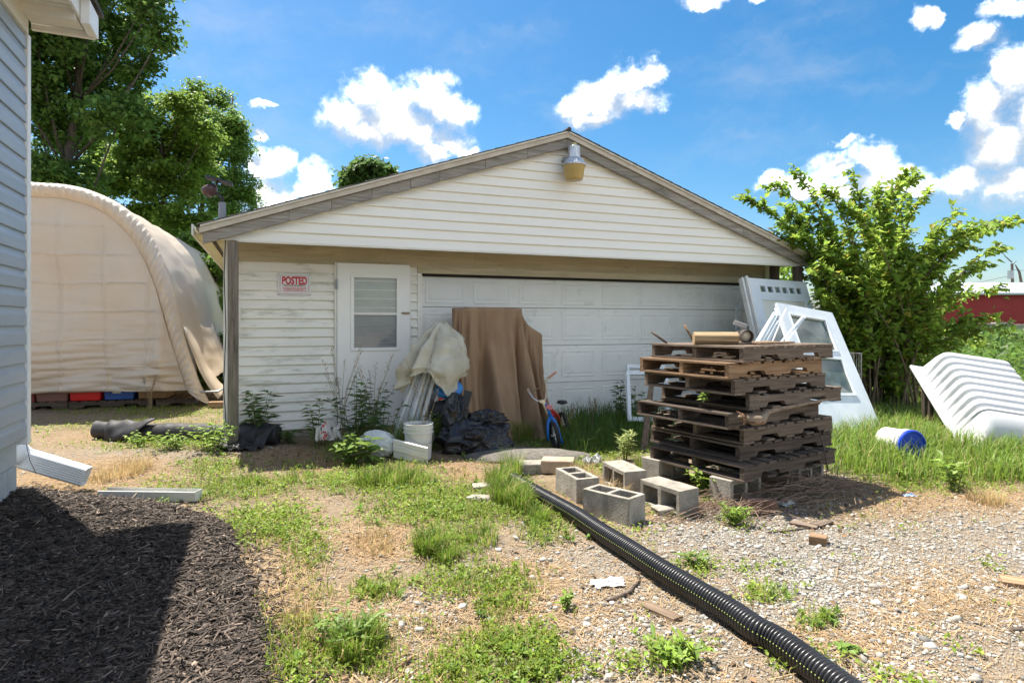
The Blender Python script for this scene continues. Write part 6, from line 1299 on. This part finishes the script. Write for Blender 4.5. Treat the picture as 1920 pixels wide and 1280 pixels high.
weed('weed', 'bright leafy weed growing in front of the bottom pallet', 'weed', onG(1335, 925), .26, 9, .075, br_, .4, .26, 12, group='weeds round the pallets')
weed('weed', 'small bright weed beside the clean cinder block', 'weed', onG(1312, 918), .17, 5, .07, br_, .4, .14, 9, group='weeds round the pallets')
weed('weed', 'stout single green weed on the gravel below the brick', 'weed', onG(1378, 986), .15, 7, .06, br_, .32, .10, 14, group='weeds round the pallets', up=.9)
weed('weed', 'tiny seedling sprouting from the mossy board in the pallet stack', 'weed', onface(-.06, PZ0 + PP * 4 + .05) + bv * .35, .10, 4, .05, br_, .4, .07, 8, group='weeds round the pallets')
weed('weed', 'bright green weeds crowding the left foot of the porch post', 'weed', onG(400, 846), .30, 14, .08, br_, .36, .32, 16, group='weeds by the black roll')
weed('weed', 'bright weeds before the middle of the black roll', 'weed', onG(330, 842), .20, 10, .075, br_, .36, .3, 12, group='weeds by the black roll')
weed('weed', 'bright weed under the flap of the black roll', 'weed', onG(262, 838), .17, 8, .07, br_, .36, .22, 11, group='weeds by the black roll')
weed('weed', 'leafy rosette in the grass at the bottom centre of the yard', 'weed', onG(1265, 1240), .09, 20, .055, br_, .36, .15, 8, group='weeds in the lawn', up=.9)
weed('weed', 'long-leaved weed right beside the pipe near its middle', 'weed', onG(1305, 1062), .08, 6, .065, md_, .3, .10, 6, group='weeds in the lawn', up=.9)
weed('weed', 'lone small weed on the bare patch left of the pipe', 'weed', onG(1058, 1142), .09, 5, .045, br_, .45, .07, 7, group='weeds in the lawn', up=.9)
weed('weed', 'round dark clover patch low on the right gravel', 'weed', onG(1592, 1222), .03, 10, .035, md_, .6, .07, 8, group='weeds in the lawn')
weed('weed', 'broad clump of weed near the bottom left of the lawn', 'weed', onG(655, 1200), .11, 22, .06, md_, .3, .2, 9, group='weeds in the lawn', up=.8)
weed('weed', 'tall meadow weed right of the blue lidded bucket', 'weed', onG(1790, 920), .28, 6, .09, br_, .4, .14, 12, group='weeds in the meadow grass', up=.8)
weed('weed', 'low green weed on the straw below the meadow', 'weed', onG(1690, 898), .10, 6, .08, br_, .4, .12, 8, group='weeds in the meadow grass', up=.8)
weed('bush', 'lush knee-high greenery between the front old door and the white tub', 'bush', onG(1672, 770), .62, 26, .12, (.10, .19, .03), .45, .62, 20, group='shrubs at the meadow edge')
def stalks(label, p, n_, h, seed, cd=True):
    rr_ = random.Random(seed); t = thing('dry_grass_stalks', label, 'grass stalks', p, 0, 'tall seeding grass stalks'); st = MB(); sd_ = []
    for k in range(n_):
        a = rr_.uniform(0, 6.28); hh_ = h * rr_.uniform(.6, 1); e_ = Vector((math.cos(a) * .22 * hh_, math.sin(a) * .15 * hh_, hh_)); m_ = Vector((e_.x * .25, e_.y * .25, hh_ * .55)); st.tube([(rr_.uniform(-.04, .04), 0, 0), m_, e_], [.0035, .0028, .0015], 4, cap=False)
        for j in range(12): sd_.append(m_.lerp(e_, .55 + .45 * j / 12) + Vector((rr_.gauss(0, .012), rr_.gauss(0, .012), 0)))
    st.build('stalk', dry_stem, t); n2_ = len(sd_); ln_ = .03 * (.6 + .6 * RNG.random(n2_)); leafset('seed_heads', np.array([tuple(q) for q in sd_]), unit(n2_) * .5 + np.array([[0, 0, 1.0]]), unit(n2_), ln_, ln_ * .3, vary(n2_, (.30, .23, .13), .35, .2), straw_m, t, 'stuff')
stalks('tall dry stalks rising left of the entry door', onG(640, 832), 9, 1.15, 2); stalks('thin seeding stalks crossing the entry door', onG(700, 835), 8, 1.05, 5); stalks('stalks with seed heads in front of the canopy cloth', onG(800, 856), 5, 1.05, 9)
stalks('short pale stalks under the shelter edge', onG(280, 768), 9, .62, 12); stalks('seeding stalks beside the kids bicycle', onG(1065, 815), 6, .5, 15); stalks('seeding stalks before the overhead door', onG(1112, 800), 6, .42, 18)
